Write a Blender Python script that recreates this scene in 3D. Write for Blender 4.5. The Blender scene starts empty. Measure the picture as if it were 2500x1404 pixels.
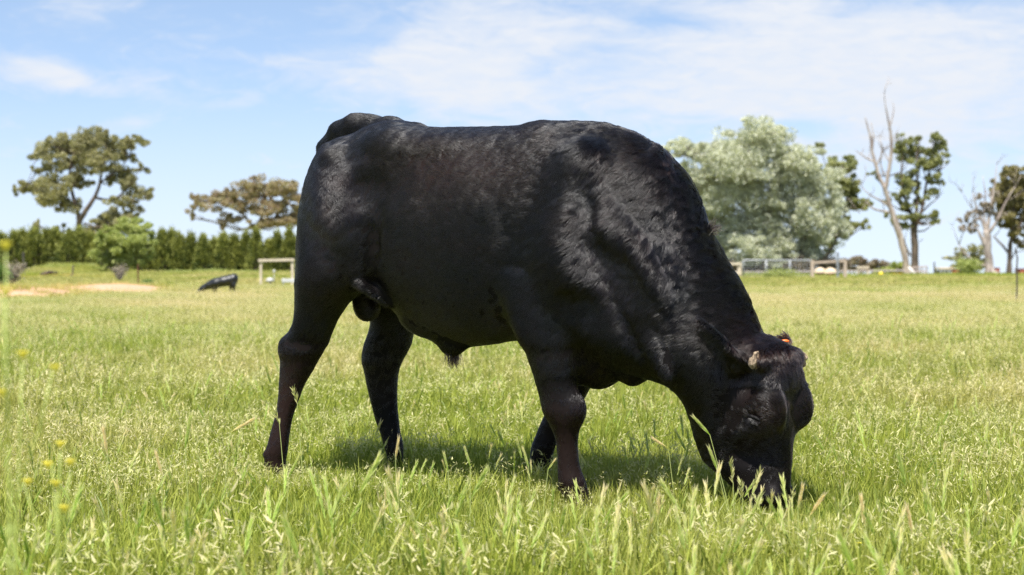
import bpy, math, random
import numpy as np
from mathutils import Vector, Matrix, noise as mnoise

# ------------------------------------------------------------------ camera, world, sun, exposure
scene = bpy.context.scene
CAM_H = 0.87                 # crouching photographer, metres
FPX = 4122.0                 # focal length in photograph pixels (2500 px wide)
HOR = 650.0                  # horizon row
cam_data = bpy.data.cameras.new('camera')
cam = bpy.data.objects.new('camera', cam_data)
scene.collection.objects.link(cam)
cam.location = (0, 0, CAM_H)
cam.rotation_euler = (math.radians(90), 0, 0)
cam_data.sensor_width = 36.0
cam_data.lens = 36.0 * FPX / 2500.0
cam_data.shift_y = -(702.0 - HOR) / 2500.0
cam_data.clip_start = 0.1
cam_data.clip_end = 9000.0
cam_data.dof.use_dof = True
cam_data.dof.focus_distance = 6.0
cam_data.dof.aperture_fstop = 4.5
scene.camera = cam

SUN_EL, SUN_AZ = 64.0, 17.0   # elevation; degrees to the left of straight behind the camera
sd = Vector((-math.cos(math.radians(SUN_EL)) * math.sin(math.radians(SUN_AZ)),
             -math.cos(math.radians(SUN_EL)) * math.cos(math.radians(SUN_AZ)),
             math.sin(math.radians(SUN_EL))))
sun_data = bpy.data.lights.new('sun', 'SUN')
sun_data.energy = 4.9
sun_data.angle = math.radians(0.5)
sun_data.color = (1.0, 0.965, 0.90)
sun = bpy.data.objects.new('sun', sun_data)
scene.collection.objects.link(sun)
sun.rotation_euler = sd.to_track_quat('Z', 'Y').to_euler()

world = bpy.data.worlds.new('World')
scene.world = world
world.use_nodes = True
scene.view_settings.view_transform = 'Standard'
scene.view_settings.look = 'None'
scene.view_settings.exposure = 0.80
scene.view_settings.gamma = 1.0
scene.cycles.max_bounces = 8
scene.cycles.transparent_max_bounces = 8
scene.cycles.use_denoising = True
scene.cycles.denoiser = 'OPENIMAGEDENOISE'
scene.cycles.denoising_input_passes = 'RGB_ALBEDO_NORMAL'
scene.cycles.denoising_prefilter = 'NONE'

def build_world():
    nt = world.node_tree
    nt.nodes.clear()
    N, L = nt.nodes.new, nt.links.new
    out = N('ShaderNodeOutputWorld'); bg = N('ShaderNodeBackground')
    sky = N('ShaderNodeTexSky'); sky.sky_type = 'NISHITA'; sky.sun_disc = False
    sky.sun_elevation = math.radians(SUN_EL)
    sky.sun_rotation = math.atan2(sd.x, sd.y)
    sky.air_density = 1.0; sky.dust_density = 0.35; sky.ozone_density = 1.0; sky.altitude = 100
    bg.inputs['Strength'].default_value = 0.145
    tc = N('ShaderNodeTexCoord')
    vm = N('ShaderNodeVectorMath'); vm.operation = 'MULTIPLY_ADD'; L(tc.outputs['Generated'], vm.inputs[0])
    vm.inputs[1].default_value = (1, 1, 1.2); vm.inputs[2].default_value = (0, 0, .15); L(vm.outputs[0], sky.inputs['Vector'])
    sep = N('ShaderNodeSeparateXYZ'); L(tc.outputs['Generated'], sep.inputs[0])
    def M(op, a, b=None, c=None, clamp=False):
        n = N('ShaderNodeMath'); n.operation = op; n.use_clamp = clamp
        for i, v in enumerate((a, b, c)):
            if v is None: continue
            if isinstance(v, (int, float)): n.inputs[i].default_value = v
            else: L(v, n.inputs[i])
        return n.outputs[0]
    # direction angles in degrees: azimuth (right positive) and elevation
    az = M('MULTIPLY', M('ARCTAN2', sep.outputs[0], sep.outputs[1]), 57.2958)
    el = M('MULTIPLY', M('ARCSINE', sep.outputs[2]), 57.2958)
    comb = N('ShaderNodeCombineXYZ'); L(az, comb.inputs[0]); L(el, comb.inputs[1])
    def noise(scale_x, scale_y, rot, detail, rough, off=0.0, dist=0.0, sc=1.0):
        mp = N('ShaderNodeMapping'); mp.inputs['Scale'].default_value = (scale_x, scale_y, 1)
        mp.inputs['Rotation'].default_value = (0, 0, math.radians(rot)); mp.inputs['Location'].default_value = (off, off * .7, off)
        L(comb.outputs[0], mp.inputs[0])
        n = N('ShaderNodeTexNoise'); n.inputs['Scale'].default_value = sc; n.inputs['Detail'].default_value = detail
        n.inputs['Roughness'].default_value = rough; n.inputs['Distortion'].default_value = dist
        L(mp.outputs[0], n.inputs['Vector'])
        return n.outputs['Fac']
    def smooth(v, a, b):
        n = N('ShaderNodeMapRange'); n.interpolation_type = 'SMOOTHSTEP'
        n.inputs['From Min'].default_value = a; n.inputs['From Max'].default_value = b
        L(v, n.inputs['Value']); return n.outputs[0]
    n1 = noise(0.13, 0.42, -8, 7, 0.60, 3.1, 0.7)
    n2 = noise(0.42, 1.3, 14, 9, 0.66, 11.0, 1.1)
    base = M('ADD', M('MULTIPLY', n1, 0.6), M('MULTIPLY', n2, 0.4))
    def blob(a0, e0, wa, we, rot=0.0):
        """soft elliptical patch of thin cloud centred on azimuth a0, elevation e0 (degrees)"""
        dx = M('SUBTRACT', az, a0); dy = M('SUBTRACT', el, e0)
        c, s = math.cos(math.radians(rot)), math.sin(math.radians(rot))
        rx = M('ADD', M('MULTIPLY', dx, c / wa), M('MULTIPLY', dy, s / wa))
        ry = M('ADD', M('MULTIPLY', dx, -s / we), M('MULTIPLY', dy, c / we))
        q = M('ADD', M('MULTIPLY', rx, rx), M('MULTIPLY', ry, ry))
        return M('POWER', 2.718, M('MULTIPLY', q, -1.0))
    def DG(x, y):
        return (math.degrees(math.atan((x - 1250) / FPX)), math.degrees(math.atan((HOR - y) / FPX)))
    patches = [  # pixel centre, size in degrees, tilt, weight
        (2050, 170, 7.5, 2.3, -3, 0.62), (1000, 190, 4.8, 1.0, -7, 0.34), (1080, 60, 2.4, .8, 30, 0.22), (1250, 120, 3.0, 1.2, 20, .22), (190, 215, 2.9, 0.42, -6, 0.30),
        (120, 190, 1.4, .28, -20, .2), (700, 400, 1.4, 0.35, 0, 0.16), (90, 480, 3.4, 1.3, 0, 0.16), (1900, 420, 9, 1.8, 0, 0.26), (650, 150, 1.6, .22, -6, .16),
        (1800, 30, 6, .5, -4, .12), (620, 45, 3.5, .5, -4, -.06), (1600, 40, 2.6, .45, -10, -.20), (2320, 20, 2.6, .35, 0, -.16), (1950, 315, 2.0, .28, -4, -.24), (1330, 180, .7, .5, 0, -.08)]
    acc = None
    for (px, py, wa, we, rot, wt) in patches:
        a0, e0 = DG(px, py)
        t = M('MULTIPLY', blob(a0, e0, wa, we, rot), wt)
        acc = t if acc is None else M('ADD', acc, t)
    cover = M('ADD', acc, M('MULTIPLY', M('SUBTRACT', base, 0.5), 1.55))
    mask = smooth(cover, -0.07, 0.45)
    fine = noise(0.9, 3.4, 10, 6, 0.6, 5.0, 0.6)
    mask = M('MULTIPLY', mask, M('ADD', M('MULTIPLY', fine, 0.8), 0.50), clamp=True)
    horizon = smooth(el, 7.0, -0.5)
    mask = M('MAXIMUM', mask, M('MULTIPLY', horizon, 0.62))
    mask = M('MULTIPLY', mask, smooth(el, 32.0, 13.0))      # the cirrus bank lies low over the horizon
    mix = N('ShaderNodeMix'); mix.data_type = 'RGBA'
    gain = N('ShaderNodeMix'); gain.data_type = 'RGBA'; gain.blend_type = 'MULTIPLY'; gain.inputs['Factor'].default_value = 1
    L(sky.outputs[0], gain.inputs['A']); gain.inputs['B'].default_value = (*SKY_GAIN, 1)
    L(mask, mix.inputs['Factor']); L(gain.outputs['Result'], mix.inputs['A'])
    mix.inputs['B'].default_value = (*CLOUD, 1)
    L(mix.outputs['Result'], bg.inputs['Color']); L(bg.outputs[0], out.inputs[0])
SKY_GAIN = (1.06, .965, 0.88)
CLOUD = (3.35, 3.5, 3.78)
build_world()

# ------------------------------------------------------------------ helpers
def PX(x, y, Y):
    """world point that the photograph shows at pixel x, y when it stands Y metres away"""
    return Vector(((x - 1250.0) / FPX * Y, Y, CAM_H + (HOR - y) / FPX * Y))
def link(o, parent=None):
    scene.collection.objects.link(o)
    if parent is not None: o.parent = parent
    return o
def tag(o, label=None, cat=None, group=None, kind=None):
    if label: o['label'] = label
    if cat: o['category'] = cat
    if group: o['group'] = group
    if kind: o['kind'] = kind
    return o
def empty(name, loc=(0, 0, 0)):
    o = bpy.data.objects.new(name, None); o.empty_display_size = .1
    o.location = loc; return link(o)
def mesh_np(name, verts, faces, mat=None, parent=None, smooth=False, attrs=None):
    """faces: an (n,3) or (n,4) array, or a list of such arrays"""
    me = bpy.data.meshes.new(name)
    if not isinstance(faces, (list, tuple)): faces = [faces]
    faces = [np.asarray(f, dtype=np.int32) for f in faces if len(f)]
    verts = np.asarray(verts, dtype=np.float32)
    me.vertices.add(len(verts)); me.vertices.foreach_set('co', verts.ravel())
    li = np.concatenate([f.ravel() for f in faces])
    tot = np.concatenate([np.full(len(f), f.shape[1], np.int32) for f in faces])
    st = np.concatenate(([0], np.cumsum(tot)[:-1])).astype(np.int32)
    me.loops.add(len(li)); me.loops.foreach_set('vertex_index', li)
    me.polygons.add(len(tot)); me.polygons.foreach_set('loop_start', st)
    me.polygons.foreach_set('use_smooth', np.full(len(tot), smooth))
    me.update(calc_edges=True)
    for k, (dom, typ, arr) in (attrs or {}).items():
        a = me.attributes.new(k, typ, dom)
        a.data.foreach_set('color' if 'COLOR' in typ else ('vector' if 'VECTOR' in typ else 'value'), np.asarray(arr).ravel())
    if mat: me.materials.append(mat)
    o = bpy.data.objects.new(name, me)
    return link(o, parent)
def new_mat(name):
    m = bpy.data.materials.new(name); m.use_nodes = True
    nt = m.node_tree; nt.nodes.clear()
    return m, nt
def simple_mat(name, col, rough=0.7, var=0.25, scale=6.0, bump=0.0, col2=None, metallic=0.0, detail=4, spec=0.5):
    m, nt = new_mat(name); N, L = nt.nodes.new, nt.links.new
    out = N('ShaderNodeOutputMaterial'); b = N('ShaderNodeBsdfPrincipled')
    tc = N('ShaderNodeTexCoord'); n = N('ShaderNodeTexNoise')
    n.inputs['Scale'].default_value = scale; n.inputs['Detail'].default_value = detail; n.inputs['Roughness'].default_value = .62
    L(tc.outputs['Object'], n.inputs['Vector'])
    r = N('ShaderNodeValToRGB'); r.color_ramp.elements[0].position = .32; r.color_ramp.elements[1].position = .68
    c2 = col2 or tuple(c * (1 + var) for c in col)
    r.color_ramp.elements[0].color = (*[c * (1 - var) for c in col], 1); r.color_ramp.elements[1].color = (*c2, 1)
    L(n.outputs['Fac'], r.inputs[0]); L(r.outputs[0], b.inputs['Base Color'])
    b.inputs['Roughness'].default_value = rough; b.inputs['Metallic'].default_value = metallic
    b.inputs['Specular IOR Level'].default_value = spec
    if bump:
        bp = N('ShaderNodeBump'); bp.inputs['Strength'].default_value = bump; bp.inputs['Distance'].default_value = .02
        L(n.outputs['Fac'], bp.inputs['Height']); L(bp.outputs[0], b.inputs['Normal'])
    L(b.outputs[0], out.inputs[0])
    return m
class MB:
    """collects boxes, tubes and lathes, then links them as one mesh object"""
    def __init__(s): s.v = []; s.q = []; s.t = []; s.n = 0
    def add(s, v, q=(), t=()):
        v = np.asarray(v, float).reshape(-1, 3)
        if len(q): s.q.append(np.asarray(q, np.int32) + s.n)
        if len(t): s.t.append(np.asarray(t, np.int32) + s.n)
        s.v.append(v); s.n += len(v)
    def box(s, c, d, rz=0.0, bev=0.0):
        x, y, z = d[0] / 2, d[1] / 2, d[2] / 2
        b = min(bev, x * .45, y * .45, z * .45) if bev else 0
        vs = []
        if not b:
            vs = [(i * x, j * y, k * z) for k in (-1, 1) for j in (-1, 1) for i in (-1, 1)]
            q = [(0, 2, 3, 1), (4, 5, 7, 6), (0, 1, 5, 4), (2, 6, 7, 3), (0, 4, 6, 2), (1, 3, 7, 5)]
            vs = np.array(vs); 
        else:
            prof = [(-z, b), (-z + b, 0), (z - b, 0), (z, b)]
            for zz, ins in prof:
                X, Y = x - ins, y - ins
                vs += [(-X + b, -Y, zz), (X - b, -Y, zz), (X, -Y + b, zz), (X, Y - b, zz), (X - b, Y, zz), (-X + b, Y, zz), (-X, Y - b, zz), (-X, -Y + b, zz)]
            q = []
            for r in range(3):
                for i in range(8): q.append((r * 8 + i, r * 8 + (i + 1) % 8, r * 8 + 8 + (i + 1) % 8, r * 8 + 8 + i))
            vs = np.array(vs)
            for base, flip in ((0, True), (24, False)):
                for tri in ((0, 1, 2, 3), (0, 3, 4, 7), (4, 5, 6, 7)):
                    tt = tuple(base + k for k in tri); q.append(tt[::-1] if flip else tt)
        ca, sa = math.cos(rz), math.sin(rz)
        R = np.array([[ca, -sa, 0], [sa, ca, 0], [0, 0, 1]])
        s.add(vs @ R.T + np.array(c), q)
    def beam(s, a, b, w, h=None, n=4, jit=0.0):
        """straight square or round member from a to b"""
        s.tube([a, b], [w / 2 * (1.414 if n == 4 else 1)] * 2, n, phase=math.pi / 4 if n == 4 else 0)
    def tube(s, pts, rad, n=8, phase=0.0, rough=0.0, rng=None, cap=True):
        pts = [Vector(p) for p in pts]
        m = len(pts); vs = []
        up = None
        for i, p in enumerate(pts):
            d = (pts[min(i + 1, m - 1)] - pts[max(i - 1, 0)]).normalized()
            if up is None:
                up = Vector((0, 0, 1)) if abs(d.z) < .9 else Vector((0, 1, 0))
            a = d.cross(up)
            if a.length < 1e-4: a = d.cross(Vector((1, 0, 0)))
            a.normalize(); b = a.cross(d).normalized(); up = b
            for k in range(n):
                th = phase + 2 * math.pi * k / n
                r = rad[i] * (1 + (rng.uniform(-rough, rough) if rng else 0))
                vs.append(p + (a * math.cos(th) + b * math.sin(th)) * r)
        q = [(i * n + k, i * n + (k + 1) % n, (i + 1) * n + (k + 1) % n, (i + 1) * n + k) for i in range(m - 1) for k in range(n)]
        t = []
        if cap:
            c0 = len(vs); vs.append(pts[0]); vs.append(pts[-1])
            for k in range(n):
                t.append((c0, (k + 1) % n, k)); t.append((c0 + 1, (m - 1) * n + k, (m - 1) * n + (k + 1) % n))
        s.add([tuple(v) for v in vs], q, t)
    def build(s, name, mat, parent=None, smooth=False):
        f = []
        if s.q: f.append(np.concatenate(s.q))
        if s.t: f.append(np.concatenate(s.t))
        v = np.concatenate(s.v)
        if parent is not None and tuple(parent.location) != (0, 0, 0): v = v - np.array(parent.location)
        return mesh_np(name, v, f, mat, parent, smooth)
def fbm(P, scale, seed=0, octaves=3):
    """cheap vectorised smooth noise on an (n,3) array, range about -1..1"""
    rs = np.random.RandomState(seed); out = np.zeros(len(P)); amp = 1.0; tot = 0
    for o in range(octaves):
        for _ in range(5):
            k = rs.normal(size=3); k /= np.linalg.norm(k)
            k2 = rs.normal(size=3); k2 /= np.linalg.norm(k2)
            ph = rs.uniform(0, 6.28, 2)
            out += amp * np.sin(P @ k * scale * rs.uniform(.8, 1.5) * 2 + ph[0] + 1.3 * np.sin(P @ k2 * scale * 1.7 + ph[1])) / 3.2
        tot += amp; amp *= .5; scale *= 2.1
    return out / tot
# ------------------------------------------------------------------ ground
def sstep(x, a, b):
    t = np.clip((np.asarray(x, float) - a) / (b - a), 0, 1); return t * t * (3 - 2 * t)
def ground_z(X, Y):
    X = np.asarray(X, float); Y = np.asarray(Y, float)
    P = np.stack([X, Y, np.zeros_like(X)], -1).reshape(-1, 3)
    w = fbm(P, .18, 71, 2).reshape(X.shape) * .035 * sstep(Y, 7.5, 14) + fbm(P, .03, 72, 2).reshape(X.shape) * .07 * sstep(Y, 18, 60) * (1 - .9 * sstep(Y, 100, 140))
    rise = .34 * sstep(Y, 62, 100) * sstep(-X, 3, 12)
    m = .55 * np.exp(-((X + 26.5) / 1.9) ** 2 - ((Y - 102) / 3.0) ** 2)                    # weedy heap
    m2 = .30 * np.exp(-((X + 13.2) / 2.3) ** 2 - ((Y - 56) / 3.0) ** 2)                    # sandy rise
    m3 = .40 * np.exp(-((X + 12.6) / 2.0) ** 2 - ((Y - 43) / 2.5) ** 2)
    far = -.0058 * np.clip(Y - 138, 0, None)
    return w + rise + m + m2 + m3 + far
def sand_of(X, Y):
    X = np.asarray(X, float); Y = np.asarray(Y, float)
    def e(cx, cy, sx, sy): return np.exp(-(((X - cx) / sx) ** 2 + ((Y - cy) / sy) ** 2) ** 2)
    s = np.maximum.reduce([e(-13.1, 53.5, 2.3, 5.5), e(-15.4, 54, 1.3, 4.0) * .8, e(-12.6, 41.5, 2.2, 5.0), e(-24.5, 87, 2.6, 5.5), e(-20.5, 86, 1.3, 3.5), e(-11.3, 50.5, .8, 1.8) * .8, e(-10.0, 57, .7, 2.5) * .7,
                           e(28.0, 128, 2.2, 5), e(24, 134, 3.0, 6) * .6, e(-12, 66, 1.1, 2.0) * .6])
    P = np.stack([X, Y, np.zeros_like(X)], -1).reshape(-1, 3)
    return np.clip(s + .22 * fbm(P, 1.3, 77, 3).reshape(X.shape) * (s > .08) , 0, 1)
M_ground, nt = new_mat('pasture_soil_and_sward')
N, L = nt.nodes.new, nt.links.new
_o = N('ShaderNodeOutputMaterial'); _b = N('ShaderNodeBsdfPrincipled'); _b.inputs['Roughness'].default_value = .95; _b.inputs['Specular IOR Level'].default_value = .1
_tc = N('ShaderNodeTexCoord')
def _noise(sc, det, map_scale=(1, 1, 1)):
    mp = N('ShaderNodeMapping'); mp.inputs['Scale'].default_value = map_scale; L(_tc.outputs['Object'], mp.inputs[0])
    n = N('ShaderNodeTexNoise'); n.inputs['Scale'].default_value = sc; n.inputs['Detail'].default_value = det; n.inputs['Roughness'].default_value = .6; L(mp.outputs[0], n.inputs['Vector']); return n.outputs['Fac']
def _ramp(v, stops):
    r = N('ShaderNodeValToRGB'); L(v, r.inputs[0])
    for i, (p, c) in enumerate(stops):
        e = r.color_ramp.elements[i] if i < 2 else r.color_ramp.elements.new(p)
        e.position = p; e.color = (*c, 1)
    return r.outputs[0]
_g1 = _ramp(_noise(.35, 5, (1, .45, 1)), [(.30, (.24, .29, .05)), (.5, (.38, .38, .10)), (.72, (.50, .45, .17))])
_g2 = _ramp(_noise(9, 6), [(.3, (.45, .45, .45)), (.7, (1.2, 1.2, 1.2))])
_mm = N('ShaderNodeMix'); _mm.data_type = 'RGBA'; _mm.blend_type = 'MULTIPLY'; _mm.inputs['Factor'].default_value = 1; L(_g1, _mm.inputs['A']); L(_g2, _mm.inputs['B'])
_s1 = _ramp(_noise(2.2, 7), [(.25, (.42, .25, .155)), (.75, (.57, .36, .235))])
_at = N('ShaderNodeAttribute'); _at.attribute_name = 'sand'
_thr = N('ShaderNodeMapRange'); _thr.inputs['From Min'].default_value = .40; _thr.inputs['From Max'].default_value = .56
_ad = N('ShaderNodeMath'); _ad.operation = 'ADD'; L(_at.outputs['Fac'], _ad.inputs[0])
_sb = N('ShaderNodeMath'); _sb.operation = 'MULTIPLY_ADD'; L(_noise(4.5, 6), _sb.inputs[0]); _sb.inputs[1].default_value = .5; _sb.inputs[2].default_value = -.25; L(_sb.outputs[0], _ad.inputs[1])
L(_ad.outputs[0], _thr.inputs['Value'])
_mx = N('ShaderNodeMix'); _mx.data_type = 'RGBA'; L(_thr.outputs[0], _mx.inputs['Factor']); L(_mm.outputs['Result'], _mx.inputs['A']); L(_s1, _mx.inputs['B'])
_bp = N('ShaderNodeBump'); _bp.inputs['Strength'].default_value = .7; _bp.inputs['Distance'].default_value = .05; L(_noise(7, 7), _bp.inputs['Height']); L(_bp.outputs[0], _b.inputs['Normal'])
L(_mx.outputs['Result'], _b.inputs['Base Color']); L(_b.outputs[0], _o.inputs[0])
def build_ground():
    ys = np.concatenate([np.linspace(-60, 2, 16), np.geomspace(2.6, 160, 260), np.geomspace(168, 6000, 40)])
    u = np.linspace(-1, 1, 341); sx = np.sinh(u * 3.2) / math.sinh(3.2)
    hw = np.maximum(80, np.abs(ys) * 1.2)
    mixw = np.where(ys < 170, 0.62, .2)
    # columns crowd towards the axis of view so that hollows and sand keep their edges
    XX = np.array([(sx * h) for h in hw]); YY = np.repeat(ys[:, None], len(u), 1)
    Z = ground_z(XX, YY); Z = np.where(YY < 3, 0, Z)
    V = np.stack([XX, YY, Z], -1).reshape(-1, 3); n = len(u)
    i = np.arange(len(ys) - 1)[:, None] * n + np.arange(n - 1)[None]
    Q = np.stack([i, i + 1, i + n + 1, i + n], -1).reshape(-1, 4)
    o = mesh_np('ground', V, Q, M_ground, smooth=True, attrs={'sand': ('POINT', 'FLOAT', sand_of(XX, YY))})
    return tag(o, 'pasture ground with bare sandy patches', None, None, 'structure')
build_ground()
def G0(x, Y, dz=0.0):
    """point on the ground under photograph column x at distance Y"""
    X = (x - 1250.0) / FPX * Y
    return Vector((X, Y, float(ground_z(np.array([X]), np.array([Y]))[0]) + dz))
# ------------------------------------------------------------------ the grazing bull: one continuous body grown from a blended distance field
class Field:
    def __init__(s, lo, hi, vox):
        s.vox = vox; s.lo = np.array(lo, float)
        s.n = np.ceil((np.array(hi) - s.lo) / vox).astype(int) + 1
        s.f = np.full(tuple(s.n), 0.4, np.float32)
        s.ax = [(s.lo[i] + np.arange(s.n[i]) * vox).astype(np.float32) for i in range(3)]
    def block(s, lo, hi):
        a = np.clip(np.floor((np.array(lo) - s.lo) / s.vox).astype(int), 0, s.n)
        b = np.clip(np.ceil((np.array(hi) - s.lo) / s.vox).astype(int) + 1, 0, s.n)
        sl = tuple(slice(int(a[i]), int(b[i])) for i in range(3))
        X, Y, Z = np.meshgrid(s.ax[0][sl[0]], s.ax[1][sl[1]], s.ax[2][sl[2]], indexing='ij')
        return sl, X, Y, Z
    def union(s, sl, g, k):
        a = s.f[sl]
        if k <= 0: s.f[sl] = np.minimum(a, g); return
        h = np.clip(k - np.abs(a - g), 0, None) / k
        s.f[sl] = np.minimum(a, g) - h * h * k * .25
    def carve(s, sl, g, k):
        a = s.f[sl]; g = -g
        h = np.clip(k - np.abs(a - g), 0, None) / k
        s.f[sl] = np.maximum(a, g) + h * h * k * .25
def tab(rows, s):
    """smooth (cubic) interpolation of a table whose first column is the station"""
    r = np.array(sorted(rows), float); x = r[:, 0]
    out = []
    for c in range(1, r.shape[1]):
        y = r[:, c]; d = np.gradient(y, x)
        i = np.clip(np.searchsorted(x, s) - 1, 0, len(x) - 2)
        h = x[i + 1] - x[i]; t = np.clip((s - x[i]) / h, 0, 1)
        out.append((2*t**3 - 3*t**2 + 1) * y[i] + (t**3 - 2*t**2 + t) * h * d[i] + (-2*t**3 + 3*t**2) * y[i+1] + (t**3 - t**2) * h * d[i+1])
    return out
def slab(S, U, V, rows, e0, e1, p=2.3, q=None):
    """solid made of superellipse slices; rows = s, u0, u1, v0, v1"""
    r = np.array(sorted(rows), float); s0, s1 = r[0, 0], r[-1, 0]
    sv = np.linspace(s0, s1, 400)
    cols = tab(rows, sv)
    sc = np.clip(S, s0, s1)
    g = [np.interp(sc, sv, c).astype(np.float32) for c in cols]
    uc, ru = (g[0] + g[1]) / 2, np.abs(g[1] - g[0]) / 2
    vc, rv = (g[2] + g[3]) / 2, np.abs(g[3] - g[2]) / 2
    k = np.ones_like(sc)
    if e0: k = np.minimum(k, np.sqrt(np.clip(1 - np.clip((s0 + e0 - S) / e0, 0, 1) ** 2, 0.0025, 1)))
    if e1: k = np.minimum(k, np.sqrt(np.clip(1 - np.clip((S - s1 + e1) / e1, 0, 1) ** 2, 0.0025, 1)))
    ru = ru * k; rv = rv * k
    d = (np.abs((U - uc) / ru) ** p + np.abs((V - vc) / rv) ** (q or p)) ** (1 / p)
    f = (d - 1) * np.minimum(ru, rv)
    return np.maximum(f, np.maximum(s0 - S, S - s1))
SC = lambda Y: Y / FPX
YAW = math.radians(29.2)
FW = np.array([math.cos(YAW), -math.sin(YAW), 0.0])      # the bull's forward
NR = np.array([-math.sin(YAW), -math.cos(YAW), 0.0])     # towards its near (right-hand) side
C0 = np.array([0.0, 6.31, 0.0])
def spineY(x_px):
    u = (x_px - 1250.0) / FPX
    X = u * 6.31 / (1 + .56 * u)
    return X, 6.31 - .56 * X
def zpx(y, Y): return CAM_H + (HOR - y) / FPX * Y
# head frame: face looks to the right and towards the camera, muzzle down
HA = math.radians(45)
HG = np.array([math.cos(HA), -math.sin(HA), 0.0]); HL = np.array([-math.sin(HA), -math.cos(HA), 0.0])
HO = np.array(PX(1925, 650, 5.75)); HO[2] = 0
def head_pt(G, L, y, Y=5.75): 
    p = HO + HG * G + HL * L; p[2] = zpx(y, Y); return p
EYE = head_pt(-0.062, 0.098, 1020)
EYE2 = head_pt(-0.062, -0.098, 1020)

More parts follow.
